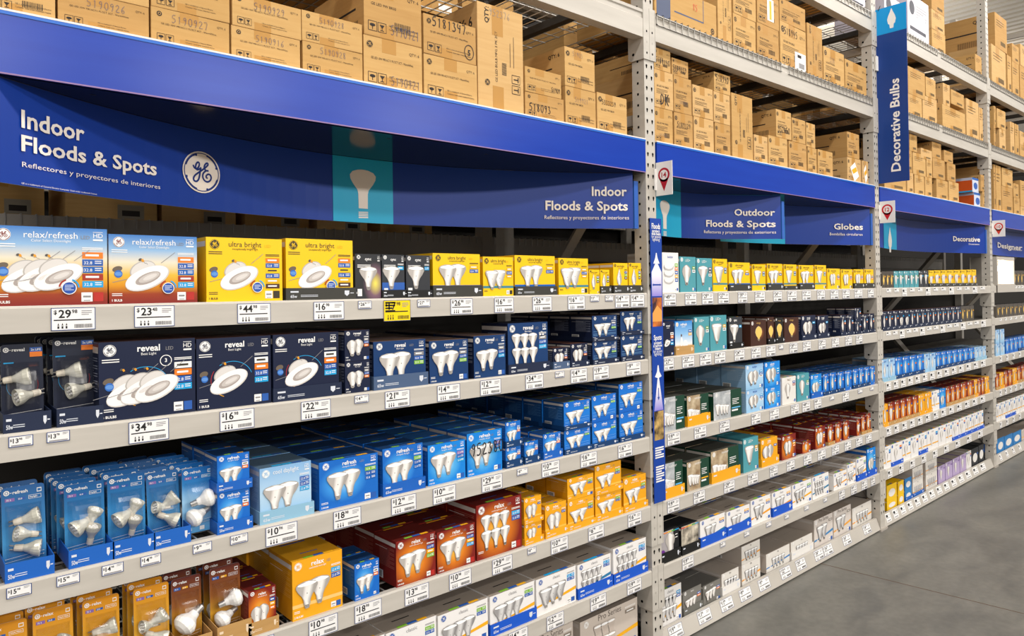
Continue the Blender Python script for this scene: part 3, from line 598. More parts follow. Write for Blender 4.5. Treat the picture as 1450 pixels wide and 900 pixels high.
# ------------------------------------------------------------------ printed product boxes
REL = GL('relax_refresh_print', ((0, '7e1f1c'), (.14, '9a3a18'), (.26, 'd98f12'), (.42, 'e9b83c'), (.6, 'e8dcc4'), (.78, '8fb6dc'), (1, '3c78c0')))
RELS = GL('relax_refresh_side', ((0, '7e1f1c'), (.26, 'd98f12'), (.6, 'e8dcc4'), (1, '3c78c0')))
YEL = M('f6c60c', .4); YELS = M('e3b008', .45); NAVY = M('161f3b', .35); NAVYS = M('1b2440', .4); NAV2 = M('153a6c', .35)
BLU = GR('blue_print', '9fd2f6', '1569c6', .4, .5, .42, '3f9be8'); BLUS = M('1660b4', .4); BLUR = GR('bright_blue_print', 'cfeaff', '1384dd', .45, .45, .45, '55b2ee'); BLUF = GL('blue_lines_print', ((0, '0f5fc0'), (.5, '1b7bd8'), (1, '1468c8')))
SKY = GL('pale_blue_print', ((0, '8fbfe4'), (.5, 'b9d8f0'), (1, '86b4e0'))); SKYS = M('8db4d6', .4)
RED = GR('red_print', 'fcc64c', '7e1c14', .42, .46, .56, 'd9771c'); REDS = M('7c1f1a', .4)
YO = M('f0a81c', .4); YOS = M('d8940f', .45); WHT = M('eeebe9', .4); WHTT = M('9a8f84', .5); GRYB = M('7d7a74', .4)
CYN = M('33353a', .35); TEL = M('4f9aa6', .4); TELS = M('3f8490', .45); BRN = GR('brown_print', 'f0c46a', '43241a', .6, .5, .28, '7a4420'); BRNS = M('4b2b20', .5)
GRN = M('16402f', .4); STN = noisy('8a8f94', 'cfd2d4', 20, .5, 'printed_stone'); STW = noisy('7a5a36', 'd8c7a8', 18, .5, 'printed_warm_stone'); PROB = M('cbbfb4', .45); PROT = M('8d8176', .5)
SKYPH = GL('family_photo_print', ((0, 'e8a22c'), (.22, 'e9b34a'), (.3, 'e8edf2'), (.6, '8fc0ea'), (1, '2f86d4'))); PHB = noisy('1d1713', 'e8ddc9', 24, .5, 'printed_chandelier')
TW = M('f4f2f0', .5); TD = M('3a3426', .5); CB = M('2a5cae', .45); CO = M('ef7d1e', .45); CC = M('19a0dc', .45); CG = M('7fb83a', .45); CY_ = M('f2b01c', .45); CW = M('f5f3f1', .45); CR = M('a5301f', .45); STAMP = M('b62a24', .5); LAV = M('8b6ab0', .45)
# kind: front, side (often the front colour darkened as shade), top, title, title ink, lamp type, count, callouts, stripe, foot, what it is called
S = {
 'rr3': (REL, RELS, M('4a7fbf', .5), 'relax/refresh', TW, 'dl', 3, (CO, CB, BLUS, CR, CC), None, '3 BULBS', ('downlight_box', 'blue to orange box picturing three white downlights')),
 'rr1': (REL, RELS, M('4a7fbf', .5), 'relax/refresh', TW, 'dl', 1, (CO, CB, BLUS, CR, CC), None, '1 BULB', ('downlight_box', 'blue to orange box picturing one white downlight')),
 'ud': (YEL, YELS, YELS, 'ultra bright', TD, 'dl', 1, (CO, CB, YEL, CB, YELS, BRNS), None, '1 BULB', ('downlight_box', 'yellow box picturing one white downlight')),
 'ub2': (YEL, YELS, YELS, 'ultra bright', TD, 'br', 2, (YELS, CB), BLUS, '', ('floodlight_box', 'yellow box picturing two floodlight bulbs')),
 'up2': (YEL, YELS, YELS, 'ultra bright', TD, 'par', 2, (YELS, CB, YELS), TELS, '', ('floodlight_box', 'yellow box picturing two slim floodlight bulbs')),
 'uo2': (YEL, YELS, YELS, 'ultra bright', TD, 'br', 2, (YELS, CB), CO, '', ('floodlight_box', 'yellow box with orange band and two floodlights')),
 'ua2': (YEL, YELS, YELS, 'ultra bright', TD, 'a', 2, (YELS, CB, CO), None, '', ('household_bulb_box', 'yellow box picturing two household bulbs')),
 'up1': (YEL, YELS, YELS, 'ultra bright', TD, 'par', 1, (CB, TELS), TELS, '', ('floodlight_box', 'yellow box picturing one floodlight bulb')),
 'us1': (YEL, YELS, YELS, 'ultra bright', TD, 'cndl', 1, (CB, CG, BRNS), None, '', ('spot_bulb_box', 'small yellow box picturing one slim bulb')),
 'rd3': (NAVY, NAVYS, BRNS, 'reveal', TW, 'dl', 3, (TW, CO, CB, CC), None, '3 BULBS', ('downlight_box', 'wide navy box picturing three white downlights')),
 'rd1': (NAVY, NAVYS, BRNS, 'reveal', TW, 'dl', 1, (TW, CO, CB, CC), None, '1 BULB', ('downlight_box', 'navy box picturing one white downlight')),
 'ra2': (NAVY, NAVYS, BRNS, 'reveal', TW, 'a', 2, (GREYT, CB, CO), None, '2 BULBS', ('floodlight_box', 'small navy box picturing two small bulbs')),
 'rb2': (NAV2, NAVYS, M('6d564a', .6), 'reveal', TW, 'br', 2, (GREYT, CB, CG), None, '2 BULBS', ('floodlight_box', 'navy box picturing two floodlights with green callout')),
 'rc2': (NAV2, NAVYS, M('6d564a', .6), 'reveal', TW, 'br', 2, (GREYT, CB, CC), None, '2 BULBS', ('floodlight_box', 'navy box picturing two floodlights with blue callouts')),
 'rb6': (NAV2, NAVYS, NAVYS, 'reveal', TW, 'br', 6, (GREYT, CB, CC), None, '', ('floodlight_box', 'tall navy box picturing six floodlight bulbs')),
 'rs2': (NAV2, NAVYS, BRNS, 'reveal', TW, 'spot', 2, (GREYT, CB, CG), None, '', ('spot_bulb_box', 'navy box picturing two spotlight bulbs')),
 'rg2': (NAVY, NAVYS, BRNS, 'reveal', TW, 'globe', 2, (CC,), None, '', ('globe_bulb_box', 'navy box picturing two globe bulbs')),
 'rc1': (NAVY, NAVYS, BRNS, 'reveal', TW, 'cndl', 1, (CC, CO), None, '', ('candle_bulb_box', 'slim navy box picturing a candle bulb')),
 'fb2': (BLU, BLUS, M('12345e', .5), 'refresh', TW, 'br', 2, (CG, CB, BLUS), None, '2 BULBS', ('floodlight_box', 'blue box picturing two floodlight bulbs')),
 'fa2': (BLUR, BLUS, M('1c4e84', .5), 'refresh', TW, 'br', 2, (LAV, BLUS, CC), None, '2 BULBS', ('floodlight_box', 'bright blue box picturing two floodlight bulbs')),
 'fw2': (BLUR, BLUS, M('1c4e84', .5), 'refresh', TW, 'br', 2, (LAV, BLUS, CC), None, '2 BULBS', ('floodlight_box', 'blue box overwritten with 952380 in black marker')),
 'fs2': (BLUF, M('1a4f8a', .45), M('3a3f44', .6), 'refresh', TW, 'spot', 2, (CG,), None, '', ('spot_bulb_box', 'blue box picturing two spotlight bulbs')),
 'fo2': (BLU, BLUS, M('12345e', .5), 'refresh', TW, 'br', 2, (TW, CO), None, '2 BULBS', ('floodlight_box', 'small blue box with orange callout')),
 'fg2': (BLUR, BLUS, M('1c4e84', .5), 'refresh', TW, 'globe', 2, (CC, CC, CB), None, '', ('globe_bulb_box', 'bright blue box picturing two globe bulbs')),
 'fc1': (BLU, BLUS, M('1c3e68', .5), 'refresh', TW, 'cndl', 1, (CC, CO), None, '', ('candle_bulb_box', 'slim blue box picturing a candle bulb')),
 'cd2': (SKY, SKYS, M('4d6478', .5), 'cool daylight', TW, 'br', 2, (CB, CB, CC), None, '', ('floodlight_box', 'pale blue box picturing two floodlight bulbs')),
 'cg2': (SKY, SKYS, M('4d6478', .5), 'daylight', CB, 'globe', 2, (CC, CB, CW), None, '', ('globe_bulb_box', 'pale blue box picturing two globe bulbs')),
 'cc1': (SKY, SKYS, M('6d8498', .5), 'daylight', CB, 'cndl', 1, (CB,), None, '', ('candle_bulb_box', 'slim pale blue candle bulb box')),
 'xr2': (RED, REDS, M('5a1a15', .45), 'relax', TW, 'br', 2, (CB, CY_, CG), None, '2 BULBS', ('floodlight_box', 'dark red box picturing two floodlight bulbs')),
 'xb2': (RED, REDS, M('5a1a15', .45), 'relax', TW, 'br', 2, (CB, CY_, CC), None, '2 BULBS', ('floodlight_box', 'dark red box with pale blue callout and two floodlights')),
 'xr6': (RED, REDS, M('5a1a15', .45), 'relax', TW, 'br', 6, (CC, CB), None, '', ('floodlight_box', 'wide dark red box picturing six floodlight bulbs')),
 'xs2': (RED, REDS, M('5a1a15', .45), 'relax', TW, 'a', 2, (CB, CY_, CO), None, '', ('household_bulb_box', 'small dark red box picturing two bulbs')),
 'xa1': (RED, REDS, M('5a1a15', .45), 'relax', TW, 'a', 1, (CB, CY_), None, '', ('household_bulb_box', 'dark red box picturing a glowing bulb')),
 'xc1': (RED, REDS, M('5a1a15', .45), 'relax', TW, 'cndl', 1, (CB, CY_), None, '', ('candle_bulb_box', 'slim dark red box picturing a candle bulb')),
 'yb2': (YO, YOS, M('d99a1e', .5), 'relax', TW, 'br', 2, (CC, CB), M('f6c878', .5), '2 BULBS', ('floodlight_box', 'orange-yellow box picturing two floodlight bulbs')),
 'ys2': (YO, YOS, M('c48a18', .5), 'relax', TW, 'spot', 2, (CG, CB), M('f6c050', .5), '', ('spot_bulb_box', 'orange-yellow box picturing two spotlight bulbs')),
 'yc2': (YO, YOS, M('c48a18', .5), 'relax', TW, 'a', 2, (CB,), M('f6c050', .5), '', ('spot_bulb_box', 'small orange-yellow box picturing two bulbs')),
 'yg2': (YO, YOS, M('c48a18', .5), 'relax', TW, 'globe', 2, (CB,), M('f6c050', .5), '', ('globe_bulb_box', 'orange-yellow box picturing two globe bulbs')),
 'yc1': (YO, YOS, M('c48a18', .5), 'relax', TW, 'cndl', 1, (CB,), None, '', ('candle_bulb_box', 'slim orange-yellow box picturing a candle bulb')),
 'wg3': (WHT, WHT, WHTT, 'classic', GREYT, 'br', 3, (CG, CB), CY_, '', ('floodlight_box', 'white box with green callout and three floodlights')),
 'wb3': (WHT, WHT, WHTT, 'classic', GREYT, 'par', 3, (CC, CB), CY_, '', ('floodlight_box', 'white box with blue callouts and three floodlights')),
 'wc6': (WHT, WHT, WHTT, 'classic', GREYT, 'br', 4, (CC, CB), M('2f7ba6', .45), '', ('floodlight_box', 'white box with teal stripe and rows of floodlights')),
 'wy6': (WHT, WHT, WHTT, 'classic', GREYT, 'br', 4, (CC, CB), CY_, '', ('floodlight_box', 'white box with yellow stripe and rows of floodlights')),
 'wo2': (WHT, WHT, WHTT, 'classic', GREYT, 'par', 2, (CY_, CB), M('f0a020', .45), '', ('floodlight_box', 'white box with orange stripe picturing two floodlights')),
 'wt2': (WHT, WHT, WHTT, 'classic', GREYT, 'par', 2, (CY_, CB), M('2f7ba6', .45), '', ('floodlight_box', 'white box with teal stripe picturing two floodlights')),
 'wc1': (WHT, WHT, WHTT, 'classic', GREYT, 'a', 1, (CC, CB), CY_, '', ('household_bulb_box', 'white box with yellow stripe picturing a bulb')),
 'wc0': (WHT, WHT, WHTT, 'classic', GREYT, 'a', 1, (CO, CB), None, '', ('household_bulb_box', 'white box with orange and blue callouts')),
 'pro': (PROB, PROB, PROT, 'Pro Series', M('6b625c', .5), 'par', 6, (PROT,), CY_, '', ('floodlight_box', 'greige box with yellow stripe and outlined floodlights')),
 'prb': (M('d9d0c9', .45), PROB, PROT, 'Pro Series', M('6b625c', .5), 'par', 2, (PROT,), M('3a86c0', .45), '', ('floodlight_box', 'greige box with blue stripe and two grey floodlights')),
 'pro2': (M('d9d0c9', .45), PROB, PROT, 'Pro Series', M('6b625c', .5), 'par', 2, (PROT,), M('f0a83a', .45), '', ('floodlight_box', 'greige box with orange stripe and two grey floodlights')),
 'tx': (M('e2ddd6', .45), PROB, WHTT, '10x', M('4d4640', .5), 'par', 4, (), M('f0a020', .45), '', ('floodlight_box', 'white contractor box with orange stripe')),
 'txb': (M('e2ddd6', .45), PROB, WHTT, '10x', M('4d4640', .5), 'par', 4, (), M('2f7bc0', .45), '', ('floodlight_box', 'white contractor box with blue stripe')),
 'gr3': (GRYB, GRYB, M('5e5b56', .5), 'basic', TW, 'br', 3, (CB, CO), None, '', ('floodlight_box', 'grey box picturing three floodlight bulbs')),
 'cy1': (GR('rainbow_print', 'f0e060', '2c2d31', .78, .34, .5, '7a5a6a'), CYN, CYN, 'cync', TW, 'br', 1, (), None, '', ('smart_bulb_box', 'charcoal smart bulb box with rainbow glow')),
 'cy2': (CYN, CYN, CYN, 'cync', TW, 'br', 1, (CC,), CB, '', ('smart_bulb_box', 'charcoal smart bulb box with blue lower band')),
 'cy3': (CYN, CYN, CYN, 'cync', TW, 'br', 1, (CC,), None, '', ('smart_bulb_box', 'plain charcoal smart bulb box')),
 'te1': (TEL, TELS, TELS, 'LED+', TW, 'br', 1, (M('7a5a66', .5), BRNS, CW), None, '', ('smart_bulb_box', 'teal box picturing one floodlight bulb')),
 'te2': (TEL, TELS, TELS, 'LED+', TW, 'a', 1, (M('7aa03a', .5), CW), None, '', ('smart_bulb_box', 'teal box picturing one white bulb with green tag')),
 'te3': (TEL, TELS, TELS, 'LED+', TW, 'par', 1, (CY_, CW), None, '', ('smart_bulb_box', 'teal box picturing one reflector bulb with yellow tag')),
 'br1': (BRN, BRNS, M('3a221a', .5), 'vintage', M('c9a05a', .5), 'globe', 1, (), None, '', ('globe_bulb_box', 'brown box picturing one amber globe bulb')),
 'bk1': (GR('black_amber_print', 'f0d060', '1c1a17', .6, .5, .28, '4a3a20'), BRNS, BLACK, 'vintage', M('c9a05a', .5), 'a', 1, (), None, '', ('household_bulb_box', 'black box picturing one amber bulb')),
 'go2': (STN, GRN, M('3a3a34', .6), 'outdoor', TW, 'par', 2, (), GRN, '', ('floodlight_box', 'green and stone-grey box with outdoor floodlights')),
 'gw2': (STW, GRN, M('3a3a34', .6), 'outdoor', TW, 'par', 2, (), GRN, '', ('floodlight_box', 'green and warm brown box with outdoor floodlights')),
 'lad': (WHT, WHT, WHTT, 'bidder', CB, 'ring', 1, (CG, CO, CB, CY_, CB), None, '', ('downlight_box', 'tall white box picturing a stack of rings')),
 'fam': (SKYPH, BLUS, BLUS, 'refresh', TW, None, 0, (CB, CY_), None, '', ('household_bulb_box', 'sky photo box with people in white')),
 'wte': (M('e6e2dc', .45), WHT, WHTT, 'No.2', M('8a6a3a', .5), 'a', 1, (CB, CR), None, '', ('smart_bulb_box', 'cream box picturing a bulb with a blue corner')),
 'pa1': (M('a9a3a6', .45), BLACK, BLACK, 'LED', TW, 'a', 1, (BLACK, BLACK), None, '', ('household_bulb_box', 'black-topped box with a large bulb and purple disc')),
 'pc1': (PHB, BLACK, BLACK, '', TW, None, 0, (), None, '', ('candle_bulb_box', 'black-topped box with a chandelier photo')),
 'pu1': (M('b9a6cc', .45), M('7a5fa0', .45), WHTT, 'LED', M('5c3f8c', .5), 'a', 1, (LAV,), None, '', ('household_bulb_box', 'lavender and white box')),
 'yw1': (M('f2c41c', .45), YELS, YELS, '', TD, 'dl', 1, (), None, '', ('night_light_box', 'yellow box with a round white fixture')),
 'bw1': (M('2f7fc0', .45), BLUS, WHTT, '', TW, 'dl', 1, (), None, '', ('night_light_box', 'blue box with a round white fixture')),
 'dk1': (M('2a2d33', .4), BLACK, BLACK, '', TW, 'dl', 1, (CB,), None, '', ('night_light_box', 'black and blue clamshell pack')),
 'dgl': (M('4d463f', .4), M('6b645c', .4), BLACK, '', TW, 'cndl', 1, (CY_,), None, '', ('candle_bulb_box', 'dark clear-fronted pack with amber bulbs')),
}
def draw_box(kind, w, d, h, lod):
    fr, sd, tp, title, ink, ty, n, call, stripe, foot, nm = S[kind]
    mb = MB(); mb.box(-w/2, 0, 0, w/2, d, h, sd, fm=fr, tm=tp, sm=sd)
    F = Face(mb, (-w/2, 0, 0), (1, 0, 0), (0, 0, 1), (0, -1, 0)); s = min(w, h)
    dark = ink in (TD,)
    lk = TD if kind[0] == 'u' and fr is YEL else TW
    out2 = kind in ('go2', 'gw2')
    if kind not in ('pc1', 'dgl', 'dk1', 'yw1', 'bw1') and lod < 3:
        if w > .07: logo(F, w*.09+.004, h-s*.11, min(s*.075, w*.08), lk if ink is not GREYT else CB, fr if not dark else YEL, 2, max(lod, 0 if s > .09 else 1))
        else: F.ell(w*.14, h*.93, w*.07, w*.07, lk if ink is not GREYT else CB, 2, n=8)
    nar = w < h*.62
    if title and lod < 3:
        th = min(h*.085, w*.1)*(1.6 if title == 'Pro Series' else 1)
        F.text(title, w*.5, h*.86, th, ink, 2, 'c', title in ('reveal', 'refresh', 'relax', 'cync') and lod < 2, w*(.5 if not nar else .62))
        sub = {'reveal': 'Best Light', 'refresh': 'energetic daylight', 'relax': 'comfortable warm light', 'ultra bright': 'exceptionally bright light', 'relax/refresh': 'Color Select Downlight'}.get(title)
        if lod == 0 and sub: F.text(sub, w*.5, h*.81, h*.034, ink, 2, 'c', False, w*.34)
        elif lod < 2 and sub: F.rect(w*.38, h*.815, w*.6, h*.828, ink, 2)
        if lod == 0 and title in ('reveal', 'relax', 'refresh', 'relax/refresh', 'ultra bright') and w > .1:
            F.text('LED', w*(.76 if len(title) > 9 else .68), h*.86, th*.55, GREYT if not dark else YELS, 2, 'l', False, w*.08)
    if lod == 0 and kind[0] in 'rfxc' and ty and w > .08:
        F.text('HD', w*.96, h*.88, h*.06, TW, 2, 'r', False, w*.09); F.rect(w*.87, h*.84, w*.96, h*.862, TW, 2)
        if h > .12: F.rect(w*.87, h*.95, w*.96, h*.956, TW, 2)
    if stripe and not out2:
        y0 = .26 if kind[0] in 'wpt' else .2
        if kind == 'cy2': F.rect(0, 0, w, h*.35, stripe, 1)
        elif kind[0] in 'wpt' and lod < 2:
            F.poly([(0, h*(y0-.04)), (w*.14, h*(y0-.02)), (w*.14, h*(y0+.04)), (0, h*(y0+.02))], stripe, 1)
            F.poly([(w*.18, h*(y0-.02)), (w*.27, h*y0), (w*.27, h*(y0+.05)), (w*.18, h*(y0+.03))], stripe, 1); F.poly([(w*.45, h*(y0)), (w, h*(y0+.09)), (w, h*(y0+.18)), (w*.45, h*(y0+.06))], stripe, 1)
            F.poly([(w*.31, h*y0), (w*.4, h*(y0+.02)), (w*.4, h*(y0+.07)), (w*.31, h*(y0+.05))], stripe, 1)
        else: F.rect(0, h*y0, w, h*(y0+.06), stripe, 1)
    if kind in ('fs2', 'rs2') and lod < 2:
        for q in (.22, .27, .36): F.poly([(w*.04, h*q), (w*.96, h*(q+.02)), (w*.96, h*(q+.028)), (w*.04, h*(q+.008))], M('8fc4f0', .5), 1)
    # pictures of the lamps
    if out2:
        F.rect(w*.6, 0, w, h, GRN, 1); cl = (M('5fb0e0', .5) if kind == 'go2' else CY_)
        F.lines(w*.66, h*.42, w*.9, h*.66, 4, TW, 2, .35); F.rect(w*.64, h*.3, w*.95, h*.345, cl, 2); F.rect(w*.64, h*.2, w*.86, h*.26, TW, 2)
        if w > .14: xs = [(.14, 1), (.28, .9), (.38, .85), (.47, .8)]
        else: xs = [(.2, 1), (.42, .85)]
        for c, q in xs: bulb(F, 'par', w*c, h*.14, h*.42*q, 2, max(lod, 1), wide=.9)
    elif ty == 'dl':
        sc = min(h*.62, w*.52)
        if kind in ('yw1', 'bw1', 'dk1'): F.ell(w*.5, h*.45, w*.34, h*.26, M('e8e4e0', .5), 2, n=16)
        else:
            for i in range(n): downlight(F, w*(.3 if n > 1 else .42)+i*sc*.27, h*(.34 if n > 1 else .37)+i*sc*.02, sc*(1 if n == 1 else .92), 2+i*3, lod)
            if lod == 0:
                for i in range(n): plug(F, w*(.22 if n > 1 else .34)+i*w*.12, h*.64, sc*.36 if n > 1 else sc*.45, 3)
                F.ell(w*.09, h*.5, w*.055, h*.04, M('6b5e50', .5), 2, rot=.3); F.ell(w*.1, h*.43, w*.045, w*.045, M('2e6ac0', .5), 3); F.ell(w*.1, h*.43, w*.04, w*.025, M('5f93d8', .5), 4, n=12)
                if title != 'reveal':
                    cx, cy = w*.65, h*.22; F.ell(cx, cy, h*.085, h*.085, TW, 12); F.ell(cx, cy, h*.075, h*.075, M('2450a8', .5), 13); F.lines(cx-h*.05, cy-h*.04, cx+h*.05, cy+h*.04, 4, M('c9d6f0', .5), 14, .4)
                    F.ring(cx, cy, h*.12, h*.12, h*.02, CR, 12, t0=math.pi*.6, t1=math.pi*.95); F.ring(cx, cy, h*.12, h*.12, h*.02, CC, 12, t0=0.05, t1=math.pi*.4)
                else:
                    F.ring(w*.46, h*.4, h*.3, h*.26, h*.008, CC, 1, t0=.3, t1=2.2); F.ring(w*.46, h*.4, h*.3, h*.26, h*.008, STAMP, 1, t0=2.6, t1=3.6); F.ring(w*.46, h*.4, h*.3, h*.26, h*.008, CY_, 1, t0=3.6, t1=4.3)
                    if n == 3: F.ring(w*.68, h*.72, h*.075, h*.075, h*.01, TW, 2); F.text('3', w*.68, h*.7, h*.05, TW, 2, 'c', True)
                F.lines(w*.03, h*.72, w*.2, h*.78, 2, TW if not dark else TD, 2, .4)
    elif ty == 'ring':
        for i in range(3): F.ell(w*.38, h*(.3+.17*i), w*.3, h*.1, M('bdb9b6', .5), 2+i*2, n=18); F.ell(w*.38, h*(.33+.17*i), w*.27, h*.085, M('efedeb', .5), 3+i*2, n=18)
    elif ty and n:
        bm = BW if kind not in ('br1', 'bk1', 'dgl') else M('f0c768', .5)
        if kind in ('wg3', 'wb3', 'wc6', 'wy6', 'wo2', 'wt2', 'prb', 'pro2', 'tx', 'txb'): bm = GL('printed_bulb_grey', ((0, '9d9a9a'), (.3, 'd0cecd'), (.6, 'dbd9d8'), (1, '8f8c8c')), 0)
        if kind == 'pro': bm = M('c3b6ab', .5)
        hh = h*(.56 if ty != 'cndl' else .6); ww = 2*max(a for _, a in PR[ty])*hh
        lim = w*(.66 if not nar else .72); cx = w*(.4 if call else .5)
        if kind == 'pa1': cx = w*.52; hh = h*.7
        if n == 1: 
            k_ = min(1, lim/ww); bulb(F, ty, cx, h*.2, hh*max(k_, .85), 3, lod, bm, wide=min(1, k_/max(k_, .85)))
        elif n in (2, 3):
            tot = ww*(1+.62*(n-1)); k_ = min(1, lim/tot); hh2 = hh*max(k_, .8); wd = k_*hh/hh2
            for i in range(n): bulb(F, ty, cx+(i-(n-1)/2)*ww*k_*.62, h*.17+i*h*.02, hh2, 3+(n-i)*3, lod, bm, wide=wd)
        else:
            rows, cols = ((2, 3) if w > h*.95 else (3, 2)) if n == 6 else (1, 4)
            if kind in ('wc6', 'wy6'): rows, cols = 2, 4
            bh = h*.62/rows*(1.15 if rows > 1 else .85)
            for r_ in range(rows):
                for c in range(cols): bulb(F, ty, cx+(c-(cols-1)/2)*min(lim/cols, bh*.62), h*.15+r_*h*.56/rows, bh, 3+(rows-r_)*4, max(lod, 1), bm, wide=.8)
            if kind == 'rb6': F.ell(w*.84, h*.74, w*.06, w*.06, TW, 2); F.rect(w*.83, h*.71, w*.85, h*.77, NAV2, 3)
    if kind == 'fam': F.ell(w*.36, h*.36, w*.07, h*.16, TW, 2); F.ell(w*.36, h*.57, w*.035, h*.04, M('6a4432', .6), 3); F.ell(w*.58, h*.28, w*.14, h*.14, TW, 2); F.rect(0, 0, w, h*.2, M('e9a52e', .5), 1)
    if kind == 'pa1': F.rect(w*.7, h*.3, w, h, BLACK, 1); F.ell(w*.12, h*.28, w*.14, w*.14, M('6b2f8c', .5), 3)
    if kind in ('pa1', 'pc1'):
        for i, c in enumerate(('e0302a', 'f08a1e', 'f2d21e', '4bb04a', '1e9ad8')): F.rect(w*i/5, h*.93, w*(i+1)/5, h*.965, M(c, .5), 2)
    # callouts down the right edge
    if call and lod < 3:
        x0, x1 = (w*.77, w*.96) if not nar else (w*.7, w*.96); m = len(call); ch = h*min(.095, .5/m); y = h*(.74 if ty != 'dl' else .7)
        if kind[0] in 'wp': y = h*.84
        if lod == 0: F.lines(x0, y+.01*h, x1, y+.05*h, 2, lk if ink is not GREYT else GREYT, 2, .5)
        for c in call:
            F.rect(x0, y-ch, x1, y-ch*.12, c, 2)
            if lod == 0 and c in (CB, CC, CG, BLUS, TELS, LAV) and w > .09:
                F.text('22.8' if w < .2 else '32.8', x0+.08*(x1-x0), y-ch*.8, ch*.45, TW, 3, maxw=(x1-x0)*.45); F.lines(x0+(x1-x0)*.6, y-ch*.85, x0+(x1-x0)*.92, y-ch*.3, 2, TW, 3, .4)
            elif lod < 2: F.rect(x0+.15*(x1-x0), y-ch*.68, x0+.8*(x1-x0), y-ch*.4, TW if c not in (TW, CW, YEL) else TD, 3)
            y -= ch
        if lod < 2:
            F.rect(w*.76, h*.04, w*.86, h*.04+min(w*.1, h*.12), CW, 2); F.rect(w*.87, h*.04, w*.96, h*.04+min(w*.1, h*.12), STAMP if kind[:2] in ('rr', 'xr', 'xb') else (TD if dark else CB), 2)
            F.rect(w*.78, h*.05, w*.84, h*.06, GREYT, 3); F.rect(w*.775, h*.04+min(w*.1, h*.12)*.45, w*.845, h*.04+min(w*.1, h*.12)*.65, GREYT, 3)
    if foot and lod == 0: F.text(foot, w*.03, h*.035, h*.033, lk, 2, 'l', True, w*.2)
    if lod == 0 and kind[0] not in 'w': F.lines(w*.03, h*.1, w*.14, h*.15, 2, lk if not out2 else TW, 2, .4)
    if kind == 'fw2': hand(F, '952380', w*.04, h*.48, w*.27, MARK, .11, 45, maxw=w*.94)
    if kind.startswith('cy') and lod < 2: F.lines(w*.08, h*.68, w*.6, h*.76, 3, TW, 2, .45); F.rect(w*.08, h*.06, w*.25, h*.22, CW, 2)
    # left side panel and top panel
    if lod < 3:
        G = Face(mb, (-w/2, d, 0), (0, -1, 0), (0, 0, 1), (-1, 0, 0)); lite = M('d8cfc8', .5)
        G.rect(0.02*d, h*.86, .97*d, h*.94, lite, 1)
        if lod < 2:
            tx = TW if sd not in (WHT, PROB) else GREYT; G.rect(.06*d, h*.75, .6*d, h*.757, tx, 1)
            if sd in (REDS, YOS, BLUS, NAVYS, SKYS) or kind == 'fs2': G.lines(.25*d, h*.35, .92*d, h*.8, 14, M({'r': '9aa0b4', 'f': '5c8fc4', 'c': 'b6cfe4', 'x': 'b06a5c', 'y': 'e6b25a'}.get(kind[0], '9a9a9a'), .5), 1, .3)
            G.rect(.06*d, h*.06, .4*d, h*.24, CW, 1)
            for i in range(9): G.rect((.09+.03*i)*d, h*.08, (.105+.03*i)*d, h*.22, TK, 2)
        T = Face(mb, (-w/2, 0, h), (1, 0, 0), (0, 1, 0), (0, 0, 1))
        if kind[0] in 'xwyfc' and d > .05:
            cs = (CG, CB, CY_) if kind not in ('wb3', 'wc6', 'cd2') else (CC, CC, CB)
            for i, c in enumerate(cs): T.rect(w*(.25+.2*i), d*.03, w*(.44+.2*i), min(d*.12, .02), c, 1)
            if lod < 2: T.rect(w*.3, d*.3, w*.65, d*.33, BLACK if kind[0] == 'w' else BLUS, 1); T.rect(w*.2, d*.92, w*.7, d*.97, (CB if kind[0] != 'x' else CY_), 1)
        T.rect(0, d*.5, w, d*.502, BLACK, 1)
    return mb.mesh(nm[0])
BOXC = {}
def box_obj(kind, w, d, h, lod, loc, rz=0):
    k = (kind, round(w, 3), round(d, 3), round(h, 3), lod)
    if k not in BOXC: BOXC[k] = draw_box(kind, w, d, h, lod)
    return link(S[kind][10][0], BOXC[k], None, loc, rz)
def tray(c, x0, x1, z, d, hf, label, lod=0, y0=FY-.006):
    m = KR[3] if c == 'kraft' else M(c, .45); mb = MB(); w = x1-x0; t = .002
    mb.box(0, 0, 0, w, t, hf, m); mb.box(0, t, 0, w, d, t, m); mb.box(0, d-t, t, w, d, hf*1.2, m)
    for xa in (0, w-t):
        mb.poly([(xa, t, t), (xa, d-t, t), (xa, d-t, hf*1.2), (xa, t, hf)], m); mb.poly([(xa+t, d-t, t), (xa+t, t, t), (xa+t, t, hf), (xa+t, d-t, hf*1.2)], m); mb.poly([(xa, t, hf), (xa+t, t, hf), (xa+t, d-t, hf*1.2), (xa, d-t, hf*1.2)], m)
    F = Face(mb, (0, 0, 0), (1, 0, 0), (0, 0, 1), (0, -1, 0)); tx = M('d9dde6', .5) if c != 'kraft' else M('e9d2b4', .5)
    if lod < 3:
        F.rect(w*.06, hf*.62, w*.17, hf*.75, tx, 1)
        if lod == 0: F.text('65w' if w > .12 else '50w', w*.06, hf*.2, hf*.24, tx, 1, 'l', True, w*.14); F.lines(w*.2, hf*.2, w*.44, hf*.42, 2, tx, 1, .35)
        F.poly([(w*.83, hf*.75), (w*.9, hf*.75), (w*.9, hf*.45), (w*.865, hf*.28), (w*.83, hf*.45)], tx, 1); F.rect(w*.915, hf*.5, w*.97, hf*.56, tx, 1)
    o = link('display_tray', mb.mesh('display_tray'), None, (x0, y0, z)); tag(o, label, 'display tray', 'cardboard display trays'); return o
